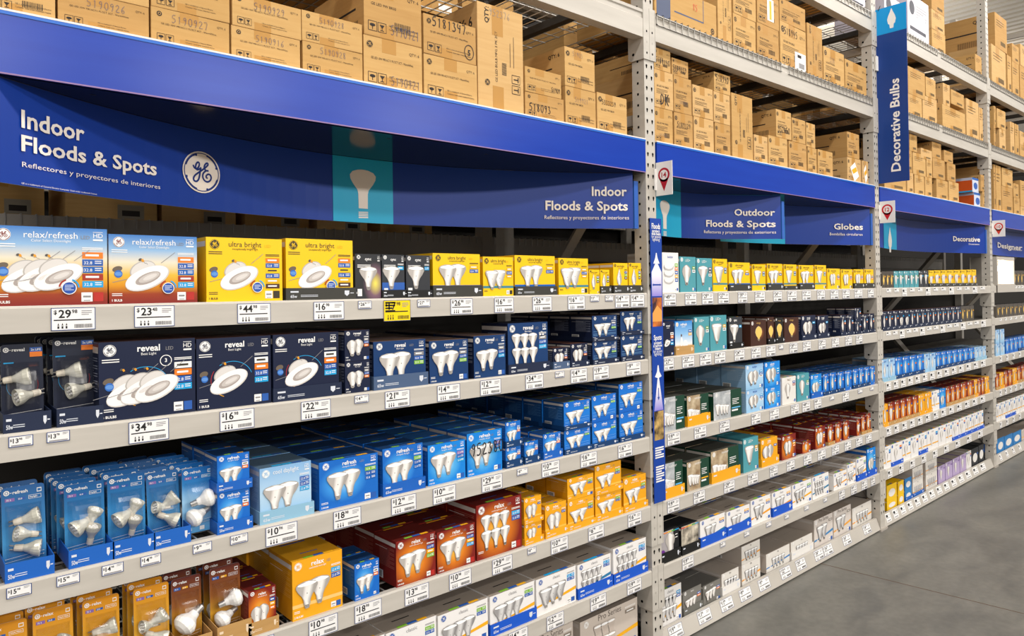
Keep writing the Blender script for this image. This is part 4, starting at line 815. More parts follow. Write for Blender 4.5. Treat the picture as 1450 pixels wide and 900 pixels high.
TCOL = {'k': ('3b3a35', 'dark grey'), 'b': ('1a61bd', 'blue'), 'n': ('1c2742', 'navy'), 's': ('4a5f80', 'slate blue'), 'l': ('8fbcd6', 'pale blue'), 'B': ('1656c8', 'bright blue'), 'y': ('f0a81c', 'orange-yellow'), 'q': ('kraft', 'kraft brown'), 'x': ('161616', 'black'), 'g': ('6a6963', 'grey'), 'w': ('e9e6e2', 'white'), 't': ('123c6c', 'deep blue')}
# row: (kind, xl, xr, ytop, [upper: (kind, ytop)], tray code, tray height m, copies behind, depth)
OFF = {(0, 2): 2, (0, 3): 5, (0, 4): 6}
def row(bay, k, items, lod):
    z0 = LV[k]; n = 0
    for it in items:
        kind, xl, xr, yt = it[:4]; op = it[4] if len(it) > 4 else {}
        n += 1; fy = FY if k != 6 else .052
        xa, xb = XP(xl, z0+.05, fy), XP(xr, z0+.05, fy); w = xb-xa-.001; base = z0
        tr = op.get('t'); d = op.get('d', min(max(w*.8, .07), .17)); nb = op.get('n', 1)
        place = '%s from left, %s, %s' % (ORD[n-1+OFF.get((bay, k), 0)], SHELF[k], BAY[bay])
        if tr:
            tray(TCOL[tr][0], xa-.003, xb+.006, base, (d+.004)*(nb+1)+.014, op.get('th', .03), '%s cardboard tray, %s' % (TCOL[tr][1], place), lod, fy-.006); base += .0022
        levels = [(kind, ZP(xl, yt, fy))]
        for u in op.get('up', []): levels.append((u[0], ZP(u[2] if len(u) > 2 else xl, u[1], fy)))
        for li, (kd, zt) in enumerate(levels):
            h = zt-base
            if li and tr and op.get('ut', 1):
                tray(TCOL[tr][0], xa-.003, xb+.006, base, (d+.004)*(nb+1)+.014, op.get('th', .03)*.8, '%s cardboard tray on top of stack, %s' % (TCOL[tr][1], place), lod, fy-.006); base += .0022; h -= .0022
            cat = {'floodlight_box': 'light bulb box', 'downlight_box': 'downlight box'}.get(S[kd][10][0], S[kd][10][0].replace('_', ' '))
            pos = ('' if len(levels) == 1 else ('stack base, ' if li == 0 else 'stack top, '))
            o = box_obj(kd, w, d, h, lod, ((xa+xb)/2, fy, base)); tag(o, S[kd][10][1]+', '+pos+place if len((S[kd][10][1]+' '+pos+place).split()) < 17 else S[kd][10][1].split(' with')[0].split(' picturing')[0]+', '+pos+place, cat, S[kd][10][0].replace('_', ' ')+'es on the shelves' if 'box' in S[kd][10][0] else '')
            nn_ = nb if li == 0 or op.get('un') else min(nb, op.get('ub', 0))
            for j in range(nn_):
                o = box_obj(kd, w, d, h, lod, ((xa+xb)/2+random.uniform(-.004, .004), fy+(d+.004)*(j+1), base), random.uniform(-.012, .012) if w < .3 else 0)
                tag(o, S[kd][10][1].split(' box')[0]+' box, '+['one row', 'two rows', 'three rows', 'four rows', 'five rows', 'six rows'][j]+' back, '+pos+place, cat, S[kd][10][0].replace('_', ' ')+'es on the shelves' if 'box' in S[kd][10][0] else '')
            base = zt+.0008

R = {}
R[0, 1] = [('rr3', -14, 152.5, 318, {'d': .2}), ('rr1', 154, 279.5, 331, {'d': .2}), ('ud', 292, 400, 335, {'d': .2}), ('ud', 405, 500, 337, {'t': 'k', 'th': .037, 'd': .2}),
 ('cy1', 503, 539.5, 359, {'d': .12}), ('cy2', 541, 573, 360, {'t': 'x', 'th': .028}), ('cy3', 575, 609, 361, {'t': 'x', 'th': .026}), ('ub2', 613, 680, 358, {'t': 'k', 'th': .041}),
 ('up2', 684, 727, 363), ('ub2', 729, 786, 361, {'t': 'k', 'th': .035}), ('up2', 791, 833, 365, {'n': 2}), ('us1', 834.5, 849, 381.5, {'n': 2}), ('us1', 850, 863, 381.5, {'t': 'k', 'th': .033, 'n': 2}),
 ('us1', 868.5, 889, 372, {'t': 'k', 'th': .036, 'n': 2}), ('us1', 890.5, 908, 372, {'t': 'k', 'th': .036, 'n': 2})]
R[0, 2] = [('rd3', 140, 277, 485, {'d': .19}), ('rd1', 278.5, 384, 480, {'d': .19}), ('rd1', 387, 480, 474, {'t': 'n', 'th': .04, 'd': .19}), ('ra2', 488.5, 524, 512.5, {'up': [('ra2', 468)], 'd': .09, 'n': 3, 'un': 1}),
 ('rb2', 529, 603, 484, {'t': 's', 'th': .045, 'd': .14, 'n': 3}), ('rb2', 608, 663, 483, {'d': .12, 'n': 4}), ('rc2', 671, 716, 476, {'d': .12, 'n': 4}), ('rb6', 719.5, 776, 458, {'t': 'n', 'th': .038, 'n': 0, 'd': .16}),
 ('ra2', 783, 804, 493, {'t': 's', 'th': .03, 'n': 2}), ('ra2', 808, 832, 487, {'t': 'n', 'th': .024, 'n': 3}), ('rs2', 839, 874, 484, {'t': 'n', 'th': .022, 'up': [('rs2', 447)], 'n': 3, 'un': 1}),
 ('rs2', 879, 910, 475, {'t': 'n', 'th': .022, 'up': [('rb2', 441)], 'n': 2, 'un': 1})]
R[0, 3] = [('fo2', 308, 354, 698, {'t': 'b', 'th': .034, 'up': [('fo2', 646)], 'n': 2, 'un': 1, 'd': .1}), ('cd2', 368, 441, 664, {'t': 'l', 'th': .038, 'n': 3, 'd': .15}), ('fb2', 452, 535.5, 655, {'n': 3, 'd': .15}),
 ('fb2', 542, 599, 636, {'t': 'b', 'th': .04, 'n': 4, 'd': .12}), ('fa2', 606, 659, 631, {'n': 4, 'd': .12}), ('fw2', 661.5, 711, 614.5, {'n': 3, 'd': .12}), ('fo2', 716, 737.5, 634, {'t': 't', 'th': .03, 'up': [('fo2', 598)], 'n': 5, 'un': 1}),
 ('fo2', 742.5, 762, 626, {'t': 't', 'th': .03, 'n': 3}), ('fo2', 769, 794, 615, {'t': 'b', 'th': .032, 'n': 3}), ('fs2', 799, 836, 610, {'t': 't', 'th': .022, 'up': [('fs2', 570)], 'n': 5, 'un': 1, 'd': .12}),
 ('fs2', 838.5, 873, 599, {'t': 't', 'th': .022, 'up': [('fs2', 561)], 'n': 4, 'un': 1, 'ut': 0, 'd': .12}), ('fs2', 877, 910.5, 585, {'t': 't', 'th': .024, 'up': [('fs2', 544)], 'n': 2, 'un': 1, 'ut': 0})]
R[0, 4] = [('xs2', 352, 391, 838, {'t': 'q', 'th': .038, 'n': 2, 'd': .1}), ('yb2', 414, 485, 796, {'n': 2, 'd': .17}), ('fo2', 502, 537, 799, {'n': 1, 'd': .08}), ('xr2', 561, 617, 767, {'n': 3, 'd': .14}),
 ('xb2', 619, 673, 754, {'n': 3, 'd': .12}), ('xr6', 675, 739, 716, {'n': 1, 'd': .18}), ('yc2', 742.5, 767, 743, {'t': 'y', 'th': .024, 'up': [('yc2', 706)], 'n': 3, 'un': 1}), ('yc2', 772, 802, 716, {'t': 'y', 'th': .03, 'n': 3}),
 ('ys2', 804, 841, 710, {'t': 'y', 'th': .024, 'up': [('ys2', 678)], 'n': 3, 'ut': 0, 'ub': 1}), ('ys2', 843, 880, 702, {'t': 'y', 'th': .028, 'up': [('ys2', 660)], 'n': 3, 'un': 1}), ('ys2', 883, 915, 678, {'t': 'y', 'th': .028, 'n': 3})]
R[0, 5] = [('wg3', 470, 545, 925, {'n': 1, 'd': .16}), ('wg3', 547, 618, 897, {'n': 1, 'd': .2}), ('wg3', 620.5, 691, 872, {'n': 2, 'd': .2}), ('wg3', 694, 757, 845, {'t': 'B', 'th': .045, 'n': 2, 'd': .2}), ('wb3', 759.5, 815.5, 821, {'n': 2, 'd': .2}),
 ('wc6', 818, 865, 800, {'t': 'B', 'th': .045, 'n': 2, 'd': .2}), ('wy6', 868.5, 915, 777, {'t': 'B', 'th': .045, 'n': 2, 'd': .2})]
R[0, 6] = [('pro', 752, 812, 905, {'n': 0, 'd': .3}), ('pro', 822, 903, 881, {'n': 1, 'd': .3})]
R[1, 1] = [('lad', 938, 961, 357), ('te2', 963, 985.5, 363), ('te1', 986.5, 1008.5, 365), ('up1', 1009.5, 1030, 366), ('ub2', 1032, 1062, 371, {'t': 'k', 'th': .035}), ('up1', 1065, 1084, 374), ('ub2', 1086.5, 1108, 373, {'t': 'k', 'th': .035}),
 ('up1', 1110, 1128, 374, {'t': 'k', 'th': .024}), ('ub2', 1131.5, 1152, 375, {'t': 'k', 'th': .035}), ('up1', 1154, 1170, 375), ('ua2', 1171.5, 1189.5, 380, {'n': 2}), ('ua2', 1191, 1207, 381, {'n': 2}), ('ua2', 1209, 1222.5, 381, {'t': 'k', 'th': .035, 'n': 2}), ('ua2', 1224, 1237, 381, {'t': 'k', 'th': .035, 'n': 2})]
R[1, 2] = [('rd1', 938, 954.5, 456), ('fam', 956, 980.5, 455, {'t': 'q', 'th': .042}), ('te2', 983, 1004.5, 449), ('te3', 1005.5, 1029, 447), ('cy3', 1032, 1051, 449, {'t': 'x', 'th': .03}), ('br1', 1063, 1085, 454, {'n': 2}), ('br1', 1087, 1096, 449, {'t': 'x', 'th': .034, 'n': 2}),
 ('bk1', 1098, 1109, 450, {'t': 'x', 'th': .034, 'n': 2}), ('br1', 1110.5, 1131, 450, {'n': 2}), ('rg2', 1135, 1155, 447, {'t': 'n', 'th': .034, 'n': 2}), ('rg2', 1157.5, 1173, 447, {'t': 'n', 'th': .034, 'n': 2}), ('rc1', 1190, 1198, 446, {'t': 'n', 'th': .024, 'n': 3, 'd': .05}),
 ('rc1', 1199.5, 1208.5, 446, {'t': 'n', 'th': .024, 'n': 3, 'd': .05}), ('rc1', 1210.5, 1219.5, 455, {'t': 'n', 'th': .02, 'up': [('rc1', 436)], 'n': 2, 'un': 1, 'd': .06}), ('rc1', 1221, 1229, 445, {'t': 'n', 'th': .024, 'n': 2}), ('rc1', 1230.5, 1238, 444, {'t': 'n', 'th': .024, 'n': 2})]
R[1, 3] = [('go2', 937, 969.5, 564, {'n': 2}), ('gw2', 973, 1003.5, 561, {'t': 'y', 'th': .05, 'n': 2}), ('go2', 1010.5, 1050, 556, {'n': 2, 'd': .15}), ('cg2', 1056.5, 1081.5, 553, {'up': [('cg2', 517)], 'n': 2, 'un': 1, 'ut': 0, 'd': .15}), ('fg2', 1083, 1105, 549, {'up': [('fg2', 513)], 'n': 1}),
 ('wte', 1107.5, 1127, 535), ('te2', 1128.5, 1146, 530), ('fg2', 1148, 1163.5, 531, {'t': 'b', 'th': .035, 'n': 2})]+[('fc1', a, b, y, {'t': 't' if i % 4 != 3 else None, 'th': .024, 'n': 3, 'd': .07}) for i, (a, b, y) in enumerate(
 ((1165.5, 1173.5, 530), (1175, 1184, 528), (1186, 1195, 527), (1196.5, 1206, 525), (1207.5, 1215, 523), (1216, 1223, 521), (1224, 1231, 520), (1232, 1239, 519)))]
R[1, 4] = [('go2', 938, 967, 658, {'t': 'y', 'th': .05, 'n': 2}), ('gw2', 973, 1004, 655, {'n': 2}), ('gw2', 1007, 1046, 640, {'t': 'y', 'th': .055, 'n': 2, 'd': .15}), ('te3', 1052.5, 1074, 622, {'n': 1, 'd': .15}), ('yg2', 1077.5, 1101, 623, {'t': 'y', 'th': .045, 'n': 2, 'd': .12}), ('xs2', 1107, 1127, 618, {'n': 3, 'd': .12}),
 ('xa1', 1136, 1148, 626, {'n': 2, 'd': .08}), ('xs2', 1154.5, 1168.5, 606, {'n': 3, 'd': .14}), ('xa1', 1172, 1180.5, 603, {'t': 'q', 'th': .02, 'n': 3, 'd': .08}), ('xa1', 1182.5, 1192, 600, {'n': 3, 'd': .08}), ('xa1', 1194, 1202.5, 597, {'n': 3, 'd': .08}), ('xa1', 1213, 1218, 594, {'n': 3, 'd': .09}),
 ('xc1', 1219.5, 1225.5, 589, {'t': 'q', 'th': .02, 'n': 3, 'd': .07}), ('xc1', 1227, 1233, 586, {'t': 'q', 'th': .02, 'n': 3, 'd': .07})]
R[1, 5] = [('pa1', 935, 961.5, 755, {'t': 'x', 'th': .05, 'n': 1}), ('pc1', 965, 989, 746, {'t': 'x', 'th': .045, 'n': 1}), ('wt2', 991.5, 1026.5, 738, {'t': 'B', 'th': .048, 'n': 2, 'd': .17}), ('wt2', 1029, 1061.5, 725, {'t': 'B', 'th': .048, 'n': 2, 'd': .17}), ('wo2', 1063.5, 1091, 709, {'n': 2, 'd': .17}), ('wo2', 1093.5, 1120, 698, {'t': 'B', 'th': .05, 'n': 2, 'd': .17}),
 ('wg3', 1122, 1149, 687, {'n': 2, 'd': .17}), ('wc6', 1150.5, 1173.5, 676, {'n': 2, 'd': .17}), ('wo2', 1180.5, 1199, 671, {'n': 2, 'd': .2}), ('wo2', 1200, 1211.5, 658, {'n': 2, 'd': .17}), ('wg3', 1213, 1226.5, 650, {'t': 'B', 'th': .04, 'n': 2, 'd': .17}), ('fg2', 1228, 1240, 636, {'t': 'B', 'th': .04, 'n': 1, 'd': .17})]
R[1, 6] = [('wy6', 934, 965, 838, {'n': 1}), ('gr3', 967.5, 993, 838, {'t': 'g', 'th': .04, 'n': 2}), ('gr3', 996, 1020, 830, {'n': 2}), ('txb', 1022, 1046, 813, {'t': 'w', 'th': .05, 'n': 1, 'd': .2}), ('tx', 1050.5, 1076.5, 800, {'up': [('tx', 774)], 'n': 1, 'un': 1, 'ut': 0, 'd': .2}),
 ('txb', 1085, 1118, 785, {'n': 1, 'd': .25}), ('tx', 1120, 1150, 768, {'t': 'w', 'th': .05, 'n': 1, 'd': .2}), ('prb', 1153, 1179.5, 737, {'n': 1, 'd': .35}), ('pro2', 1180.5, 1205, 724, {'n': 1, 'd': .35}), ('tx', 1207, 1234, 720, {'n': 1, 'd': .25})]
def seq(x, spec, y0, y1, X0, X1, **op):
    out = []
    for kd, w in spec:
        a = x; x += w; o = dict(op)
        if kd[-1] in '#': o['t'] = {'y': 'y', 'x': 'q', 'w': 'B', 'u': 'k', 'r': 'n', 'f': 't', 'c': 'l'}[kd[0]]; o['th'] = .028; kd = kd[:-1]
        out.append((kd, a, x-.5, y0+(y1-y0)*((a-X0)/(X1-X0)), o))
    return out
def mul(s):
    out = []
    for t in s.split():
        kd, w, c = (t.split(',')+['1'])[:3]; out += [(kd, float(w))]*int(c)
    return out
R[2, 1] = seq(1249, mul('dgl,5.6,3 te2,7,2 te1,8.5 te2,6.5,2 cy3,7,2 ua2#,7.5 ua2#,9.2,5 ua2#,7.6 ua2#,6.5'), 384, 381, 1249, 1397, n=0, d=.07)
R[2, 2] = seq(1249, mul('rc1#,8,3 rg2#,8,2 rc1#,7.5,4 rc1#,7,6 dgl,6.2,3'), 441, 431, 1249, 1397, n=0, d=.08)
R[2, 3] = seq(1249, mul('cc1#,9.5,2 fc1#,10.2,4 cc1,8.3,2 fc1#,7.8,7 cc1#,5.5,3'), 509, 489, 1249, 1400, n=1, d=.1)
R[2, 4] = seq(1250, mul('yc1#,8 xa1#,9 xc1#,8.5,4 yc1#,9.3,2 wc1,11 fg2,9 xc1#,7,3 xc1#,9.5,2 yc1#,5 xc1,5,2 yc1#,6.5'), 573, 533, 1250, 1397, n=1, d=.09)
R[2, 5] = seq(1250, mul('wc1,12 wc0#,16 wc1,12 wc0,11 wc1#,12 wc1,16 wc0,10.5 wc1,9 wc0#,9.5,2 wc1#,8.5,3'), 634, 578, 1250, 1397, n=1, d=.16)
R[2, 6] = [('yw1', 1256, 1270, 710, {'up': [('yw1', 688)], 'n': 0, 'ut': 0}), ('yw1', 1272, 1280, 700, {'up': [('yw1', 682)], 'n': 0, 'ut': 0}), ('bw1', 1281.5, 1291, 695, {'up': [('bw1', 678)], 't': 'b', 'th': .03, 'n': 0, 'ut': 0}),
 ('tx', 1292.5, 1307, 683, {'up': [('tx', 663)], 't': 'b', 'th': .03, 'n': 0, 'ut': 0}), ('tx', 1311, 1327, 672, {'up': [('tx', 654)], 'n': 0, 'ut': 0})]+seq(1328.5, mul('pu1,10.3,3 pu1,9 wc0,7.5 dk1,10 dk1,8'), 661, 626, 1328, 1395, n=1, d=.12)
R[3, 1] = seq(1435, mul('dgl,5,4'), 383, 383, 1435, 1455, n=0, d=.08)
R[3, 2] = seq(1411, mul('dgl,6,8'), 431, 428, 1411, 1459, n=0, d=.08)
R[3, 3] = [('cc1', 1410, 1415.5, 486, {'up': [('cc1', 467)], 'ut': 0, 'n': 0}), ('cc1', 1416.5, 1422.5, 485, {'up': [('cc1', 466)], 'ut': 0, 'n': 0})]+seq(1424, mul('fc1,6,3 fc1#,6,3'), 480, 473, 1424, 1460, n=0, d=.1)
R[3, 4] = seq(1410, mul('xc1#,5.5 yc1#,6.5 xc1,6,2 yc1#,6.5 xc1#,6,4'), 530, 512, 1410, 1464, n=0, d=.1)
R[3, 5] = seq(1411, mul('wc1,6.5,2 wc1#,7,2 wc1,6.5,4'), 572, 552, 1411, 1464, n=1, d=.14)
R[3, 6] = seq(1411.5, mul('bw1,11 bw1,12,2 pro,14,2'), 622, 603, 1411, 1460, n=0, d=.14)
for (b_, k_), it_ in R.items(): row(b_, k_, it_, min(b_, 3) if b_ < 2 else 2)
# ------------------------------------------------------------------ blister packs
def plastic():
    m = bpy.data.materials.new('clear_plastic'); m.use_nodes = True; nt = m.node_tree; nt.nodes.clear(); L = nt.links.new
    o = nt.nodes.new('ShaderNodeOutputMaterial'); mx = nt.nodes.new('ShaderNodeMixShader'); t = nt.nodes.new('ShaderNodeBsdfTransparent'); g = nt.nodes.new('ShaderNodeBsdfGlossy'); f = nt.nodes.new('ShaderNodeMapRange'); lw = nt.nodes.new('ShaderNodeLayerWeight'); lw.inputs[0].default_value = .25; L(lw.outputs[1], f.inputs[0]); f.inputs[3].default_value = .05; f.inputs[4].default_value = .4
    g.inputs['Roughness'].default_value = .24; t.inputs[0].default_value = (.96, .96, .97, 1)
    L(f.outputs[0], mx.inputs[0]); L(t.outputs[0], mx.inputs[1]); L(g.outputs[0], mx.inputs[2]); L(mx.outputs[0], o.inputs[0]); return m
PLA = plastic(); GLS = M('cfcdc0', .28, .2, .6); CHR = M('c9c7c3', .35, .9); FROST = M('f4f2ee', .3); CER = M('dcd3c2', .4)
STY = {'reveal': ('1b2238', 'reveal', 'dark navy'), 'refresh': ('1767a8', 'refresh', 'blue'), 'relaxy': ('e09a1c', 'relax', 'orange-yellow'), 'relaxr': ('6e2a20', 'relax', 'brown-red'), 'fad': ('4d9ad0', 'refresh', 'pale blue')}
CGR = {'reveal': M('1b2238', .35), 'refresh': GL('blister_blue', ((0, '0d4a86'), (.35, '3f95cf'), (.6, '2f84c4'), (1, '135a9c'))), 'relaxy': GL('blister_amber', ((0, 'd8860f'), (.4, 'f2b536'), (1, 'd98d14'))),
       'relaxr': GL('blister_brown', ((0, '5a2018'), (.35, 'd9a02c'), (.6, '9a5a22'), (1, '5e221b'))), 'fad': GL('blister_blue_fade', ((0, '5aa6dc'), (.5, '9ccbec'), (.75, '2f86cc'), (1, '1467b4')))}
def blister(style, w, h, lamps, loc, rx, rz, label, lamp='mr'):
    r = bpy.data.objects.new('blister_pack', None); SC.collection.objects.link(r); r.location = loc; r.rotation_euler = (rx, 0, rz); rr = .008
    mb = MB(); pts = []
    for cx, cz, t0 in ((w/2-rr, h-rr, 0), (-w/2+rr, h-rr, 1), (-w/2+rr, rr, 2), (w/2-rr, rr, 3)):
        for i in range(5): t = math.pi/2*(t0+i/4); pts.append((cx+rr*math.cos(t), cz+rr*math.sin(t)))
    uv = [((x+w/2)/w, z/h) for x, z in pts]
    mb.poly([(x, 0, z) for x, z in reversed(pts)][::-1], CGR[style], uv); mb.poly([(x, .0015, z) for x, z in reversed(pts)], M(STY[style][0], .5))
    for i in range(len(pts)):
        a, b = pts[i], pts[(i+1) % len(pts)]; mb.poly([(a[0], 0, a[1]), (a[0], .0015, a[1]), (b[0], .0015, b[1]), (b[0], 0, b[1])], M('d9e4ee', .4))
    F = Face(mb, (-w/2, 0, 0), (1, 0, 0), (0, 0, 1), (0, -1, 0))
    F.text(STY[style][1], w*.26, h*.915, h*.04, TW, 2, 'l', True, w*.45); logo(F, w*.12, h*.935, w*.07, TW, M(STY[style][0], .4), 2, 1)
    F.line([(w*.2, h*.93), (w*.24, h*.932)], h*.006, TW, 2)
    F.rect(w*.82, h*.9, w*.93, h*.95, TW, 1); F.rect(w*.835, h*.91, w*.915, h*.94, M(STY[style][0], .4), 2)
    cl = {'reveal': (CB, CO), 'refresh': (LAV, CB), 'relaxy': (LAV, CB), 'relaxr': (CB, CY_), 'fad': (LAV, CB)}[style]
    if style == 'reveal':
        F.rect(w*.68, h*.9, w*.98, h*.955, CB, 3); F.rect(w*.68, h*.84, w*.98, h*.9, CO, 3); F.text('2x LIFE', w*.71, h*.915, h*.026, TW, 4, 'l', True, w*.24); F.rect(w*.06, h*.77, w*.3, h*.785, CC, 2)
        F.ring(w*.5, h*.5, w*.38, w*.38, w*.012, CC, 1, t0=2.5, t1=4.2); F.ring(w*.5, h*.5, w*.38, w*.38, w*.012, STAMP, 1, t0=5.5, t1=6.6)
    else:
        F.rect(w*.08, h*.83, w*.3, h*.87, cl[0], 2); F.text('75 3', w*.11, h*.84, h*.02, TW, 3, 'l', True, w*.16); F.rect(w*.36, h*.835, w*.55, h*.865, cl[1], 2); F.text('22.8', w*.38, h*.841, h*.018, TW, 3, 'l', True)
        F.rect(w*.62, h*.83, w*.92, h*.875, TW, 2); F.rect(w*.63, h*.834, w*.91, h*.871, M(STY[style][0], .4), 3); F.text('Daylight' if style in ('refresh', 'fad') else 'Warm White', w*.645, h*.845, h*.018, TW, 4, 'l', True, w*.24)
    for q in (.12, .16): F.poly([(w*.05, h*q), (w*.95, h*(q+.03)), (w*.95, h*(q+.034)), (w*.05, h*(q+.004))], TW, 1)
    F.rect(w*.55, h*.03, w*.7, h*.09, CW, 1); F.lines(w*.05, h*.03, w*.3, h*.07, 2, TW, 1, .4)
    link('card', mb.mesh('card'), r)
    us = [a[0] for a in lamps]; vs = [a[1] for a in lamps]; L_ = .034
    for (u, v, ang, sc) in lamps:
        sc *= .86
        ax = Vector((math.cos(ang), -.25, math.sin(ang))); o_ = Vector((u*w-w/2, -.024, v*h))-ax*.02*sc
        mb = MB()
        if lamp == 'mr': mb.lathe([(0, .009*sc), (.012*sc, .013*sc), (.028*sc, .022*sc), (.04*sc, .0245*sc), (.043*sc, .024*sc), (.041*sc, .021*sc), (.036*sc, .018*sc)], GLS, 18, o_, ax)
        else: mb.lathe([(0, .011*sc), (.012*sc, .014*sc), (.026*sc, .026*sc), (.036*sc, .03*sc), (.046*sc, .028*sc), (.054*sc, .018*sc), (.057*sc, .004*sc)], FROST, 18, o_, ax)
        b = link('bulb', mb.mesh('bulb'), r)
        if lamp == 'mr':
            mb = MB()
            c0 = o_+ax*.0405*sc; e = ax.normalized().orthogonal().normalized(); g = ax.normalized().cross(e)
            for i in range(7):
                p = c0+(e*math.cos(i*1.047)+g*math.sin(i*1.047))*(.011*sc if i < 6 else 0); mb.lathe([(-.004, .0045*sc), (.001, .003*sc)], FROST, 8, p, ax)
            link('lens', mb.mesh('lens'), b)
        mb = MB(); mb.lathe([(-.022*sc, .007*sc), (-.02*sc, .0095*sc), (0, .0105*sc)], CHR if lamp != 'mr' else CER, 12, o_, ax)
        if lamp == 'mr':
            for s_ in (-1, 1): mb.bar(o_-ax*.022*sc+Vector((0, 0, .005*s_)), o_-ax*.032*sc+Vector((0, 0, .005*s_)), .0018, CHR)
        link('bulb_base', mb.mesh('bulb_base'), b)
    mb = MB(); cu, cv = w*.5, h*.45; a, b_, dp = w*.42, h*.33, .05; N = 12
    G = [[(cu-w/2+a*(2*i/N-1), -dp*((1-abs(2*i/N-1)**3.5)*(1-abs(2*j/N-1)**3.5))**.55*(1-.25*abs(2*j/N-1))-.0004, cv+b_*(2*j/N-1)) for i in range(N+1)] for j in range(N+1)]
    for j in range(N):
        for i in range(N): mb.poly([G[j][i], G[j][i+1], G[j+1][i+1], G[j+1][i]], PLA)
    me = mb.mesh('blister'); 
    for p in me.polygons: p.use_smooth = True
    link('blister', me, r); tag(r, label, 'blister pack', 'light bulb blister packs'); return r
LM = {'2': [(.42, .6, .15, 1.0), (.5, .38, 3.3, 1.0)], '3': [(.62, .62, .2, 1.0), (.45, .44, 2.9, .9), (.62, .26, -.2, 1.0)], 'b': [(.35, .46, 3.6, 1.05), (.66, .56, 1.2, .9), (.62, .34, 1.4, .9)], 'c': [(.62, .56, .6, 1.0), (.62, .3, -.5, 1.0), (.3, .5, 3.0, .8)], 'r': [(.6, .52, .3, 1.0), (.42, .3, 3.5, 1.0)], 's': [(.5, .42, 3.7, 1.25)]}
def bl(k, style, xl, xr, yt, lm, lean, nb, label, lamp='mr', rz=0, dy=.03, th=0, tc=None, step=.028):
    z0 = LV[k]+.003; y0 = FY+dy; xa, xb = XP(xl, z0+.08, y0), XP(xr, z0+.08, y0); w = xb-xa; h = (ZP((xl+xr)/2, yt, y0+.0)-z0)
    for j in range(nb+1):
        l2 = lean+(random.uniform(-.03, .05) if j else 0)
        blister(style, w, h, LM[lm], ((xa+xb)/2+(random.uniform(-.006, .006)-.004*j if j else 0), y0+j*(.058 if j < 2 else .05), z0), -l2, rz+(random.uniform(-.04, .04) if j else 0), label if not j else ('%s blister pack, %s' % (STY[style][2], ['first', 'second', 'third', 'fourth', 'fifth', 'sixth'][j-1]))+' behind '+label.split(',', 1)[1].strip(), lamp)
    if tc: tray(TCOL[tc][0], xa-.004, xb+.006, LV[k], .07*(nb+1)+.08, th, '%s cardboard tray holding blister packs, %s' % (TCOL[tc][1], label.split(',', 1)[1].strip()))
bl(2, 'reveal', 2, 62, 487, '2', .05, 2, 'navy blister pack with two bulbs, leftmost on second shelf, nearest bay', th=.045, tc='n', dy=.055)
bl(2, 'reveal', 76, 135, 477, '2', .05, 3, 'navy blister pack with two clear bulbs, second on second shelf, nearest bay', th=.045, tc='n', dy=.055)
bl(3, 'refresh', 4, 66, 689, '3', .14, 1, 'blue blister pack with three bulbs, leftmost on third shelf, nearest bay', th=.045, tc='b', dy=.06)
bl(3, 'refresh', 92, 149, 684, 'b', .06, 4, 'blue blister pack with orange bulbs card, second on third shelf, nearest bay', th=.045, tc='b', dy=.06)
bl(3, 'refresh', 153, 206, 672, 'b', .03, 4, 'blue blister pack with puffed plastic, third on third shelf, nearest bay', th=.045, tc='b', dy=.06)
bl(3, 'refresh', 210, 256, 668, 'c', .12, 5, 'blue blister pack with round lenses, fourth on third shelf, nearest bay', th=.045, tc='b', dy=.06)
bl(3, 'fad', 258, 302, 661, 'r', .0, 5, 'pale blue blister pack with frosted bulbs, fifth on third shelf, nearest bay', 'r20', dy=.055)
bl(4, 'relaxy', -30, 40, 885, '3', .08, 2, 'amber blister pack cut by the picture edge, leftmost on fourth shelf, nearest bay', dy=.06)
bl(4, 'relaxy', 48, 105, 862, 'b', .08, 2, 'amber blister pack with crossed bulbs, second on fourth shelf, nearest bay', dy=.06)
bl(4, 'relaxy', 118, 170, 846, '3', .04, 2, 'amber blister pack with a white stem bulb, third on fourth shelf, nearest bay', dy=.06)
bl(4, 'relaxy', 190, 240, 829, 'c', .03, 2, 'amber blister pack with three lenses, fourth on fourth shelf, nearest bay', dy=.06)
bl(4, 'relaxr', 244, 286, 817, 's', .04, 2, 'brown blister pack with one frosted bulb, fifth on fourth shelf, nearest bay', 'r20', dy=.06, th=.05, tc='q')
bl(4, 'relaxr', 298, 341, 801, 'r', .03, 2, 'brown blister pack with two frosted bulbs, sixth on fourth shelf, nearest bay', 'r20', dy=.06, th=.055, tc='q')
# lit display box in the farthest bay
mb = MB(); xa, xb = XP(1408, 1.75, .01), XP(1433, 1.75, .01); zt = ZP(1408, 363, .01); zb = 1.60; zi0, zi1 = ZP(1410, 402, .01), ZP(1410, 368, .01); HW = M('bdb6ad', .5)
mb.box(xa, -.016, zb, xb, -.012, LV[1]+.01, HW); zb = LV[1]+.001
for q in ((xa, zb, xb, zi0), (xa, zi1, xb, zt), (xa, zi0, xa+.03, zi1), (xb-.03, zi0, xb, zi1)): mb.box(q[0], -.012, q[1], q[2], .2, q[3], HW)
mb.box(xa, .2, zb, xb, .21, zt, M('efe6d8', .6))
o = link('lamp_display_box', mb.mesh('lamp_display_box')); tag(o, 'grey display box with a glowing lamp window in the farthest bay', 'display box')
m, nt, b = bsdf('lit_bulb'); b.inputs['Emission Color'].default_value = (1, .82, .6, 1); b.inputs['Emission Strength'].default_value = 90
mb = MB(); mb.lathe([(0, .01), (.02, .03), (.06, .05), (.1, .03), (.13, .012)], m, 14, Vector(((xa+xb)/2-.05, .08, (zi0+zi1)/2-.02)), Vector((0, 0, 1))); link('lit_bulb', mb.mesh('lit_bulb'), o)

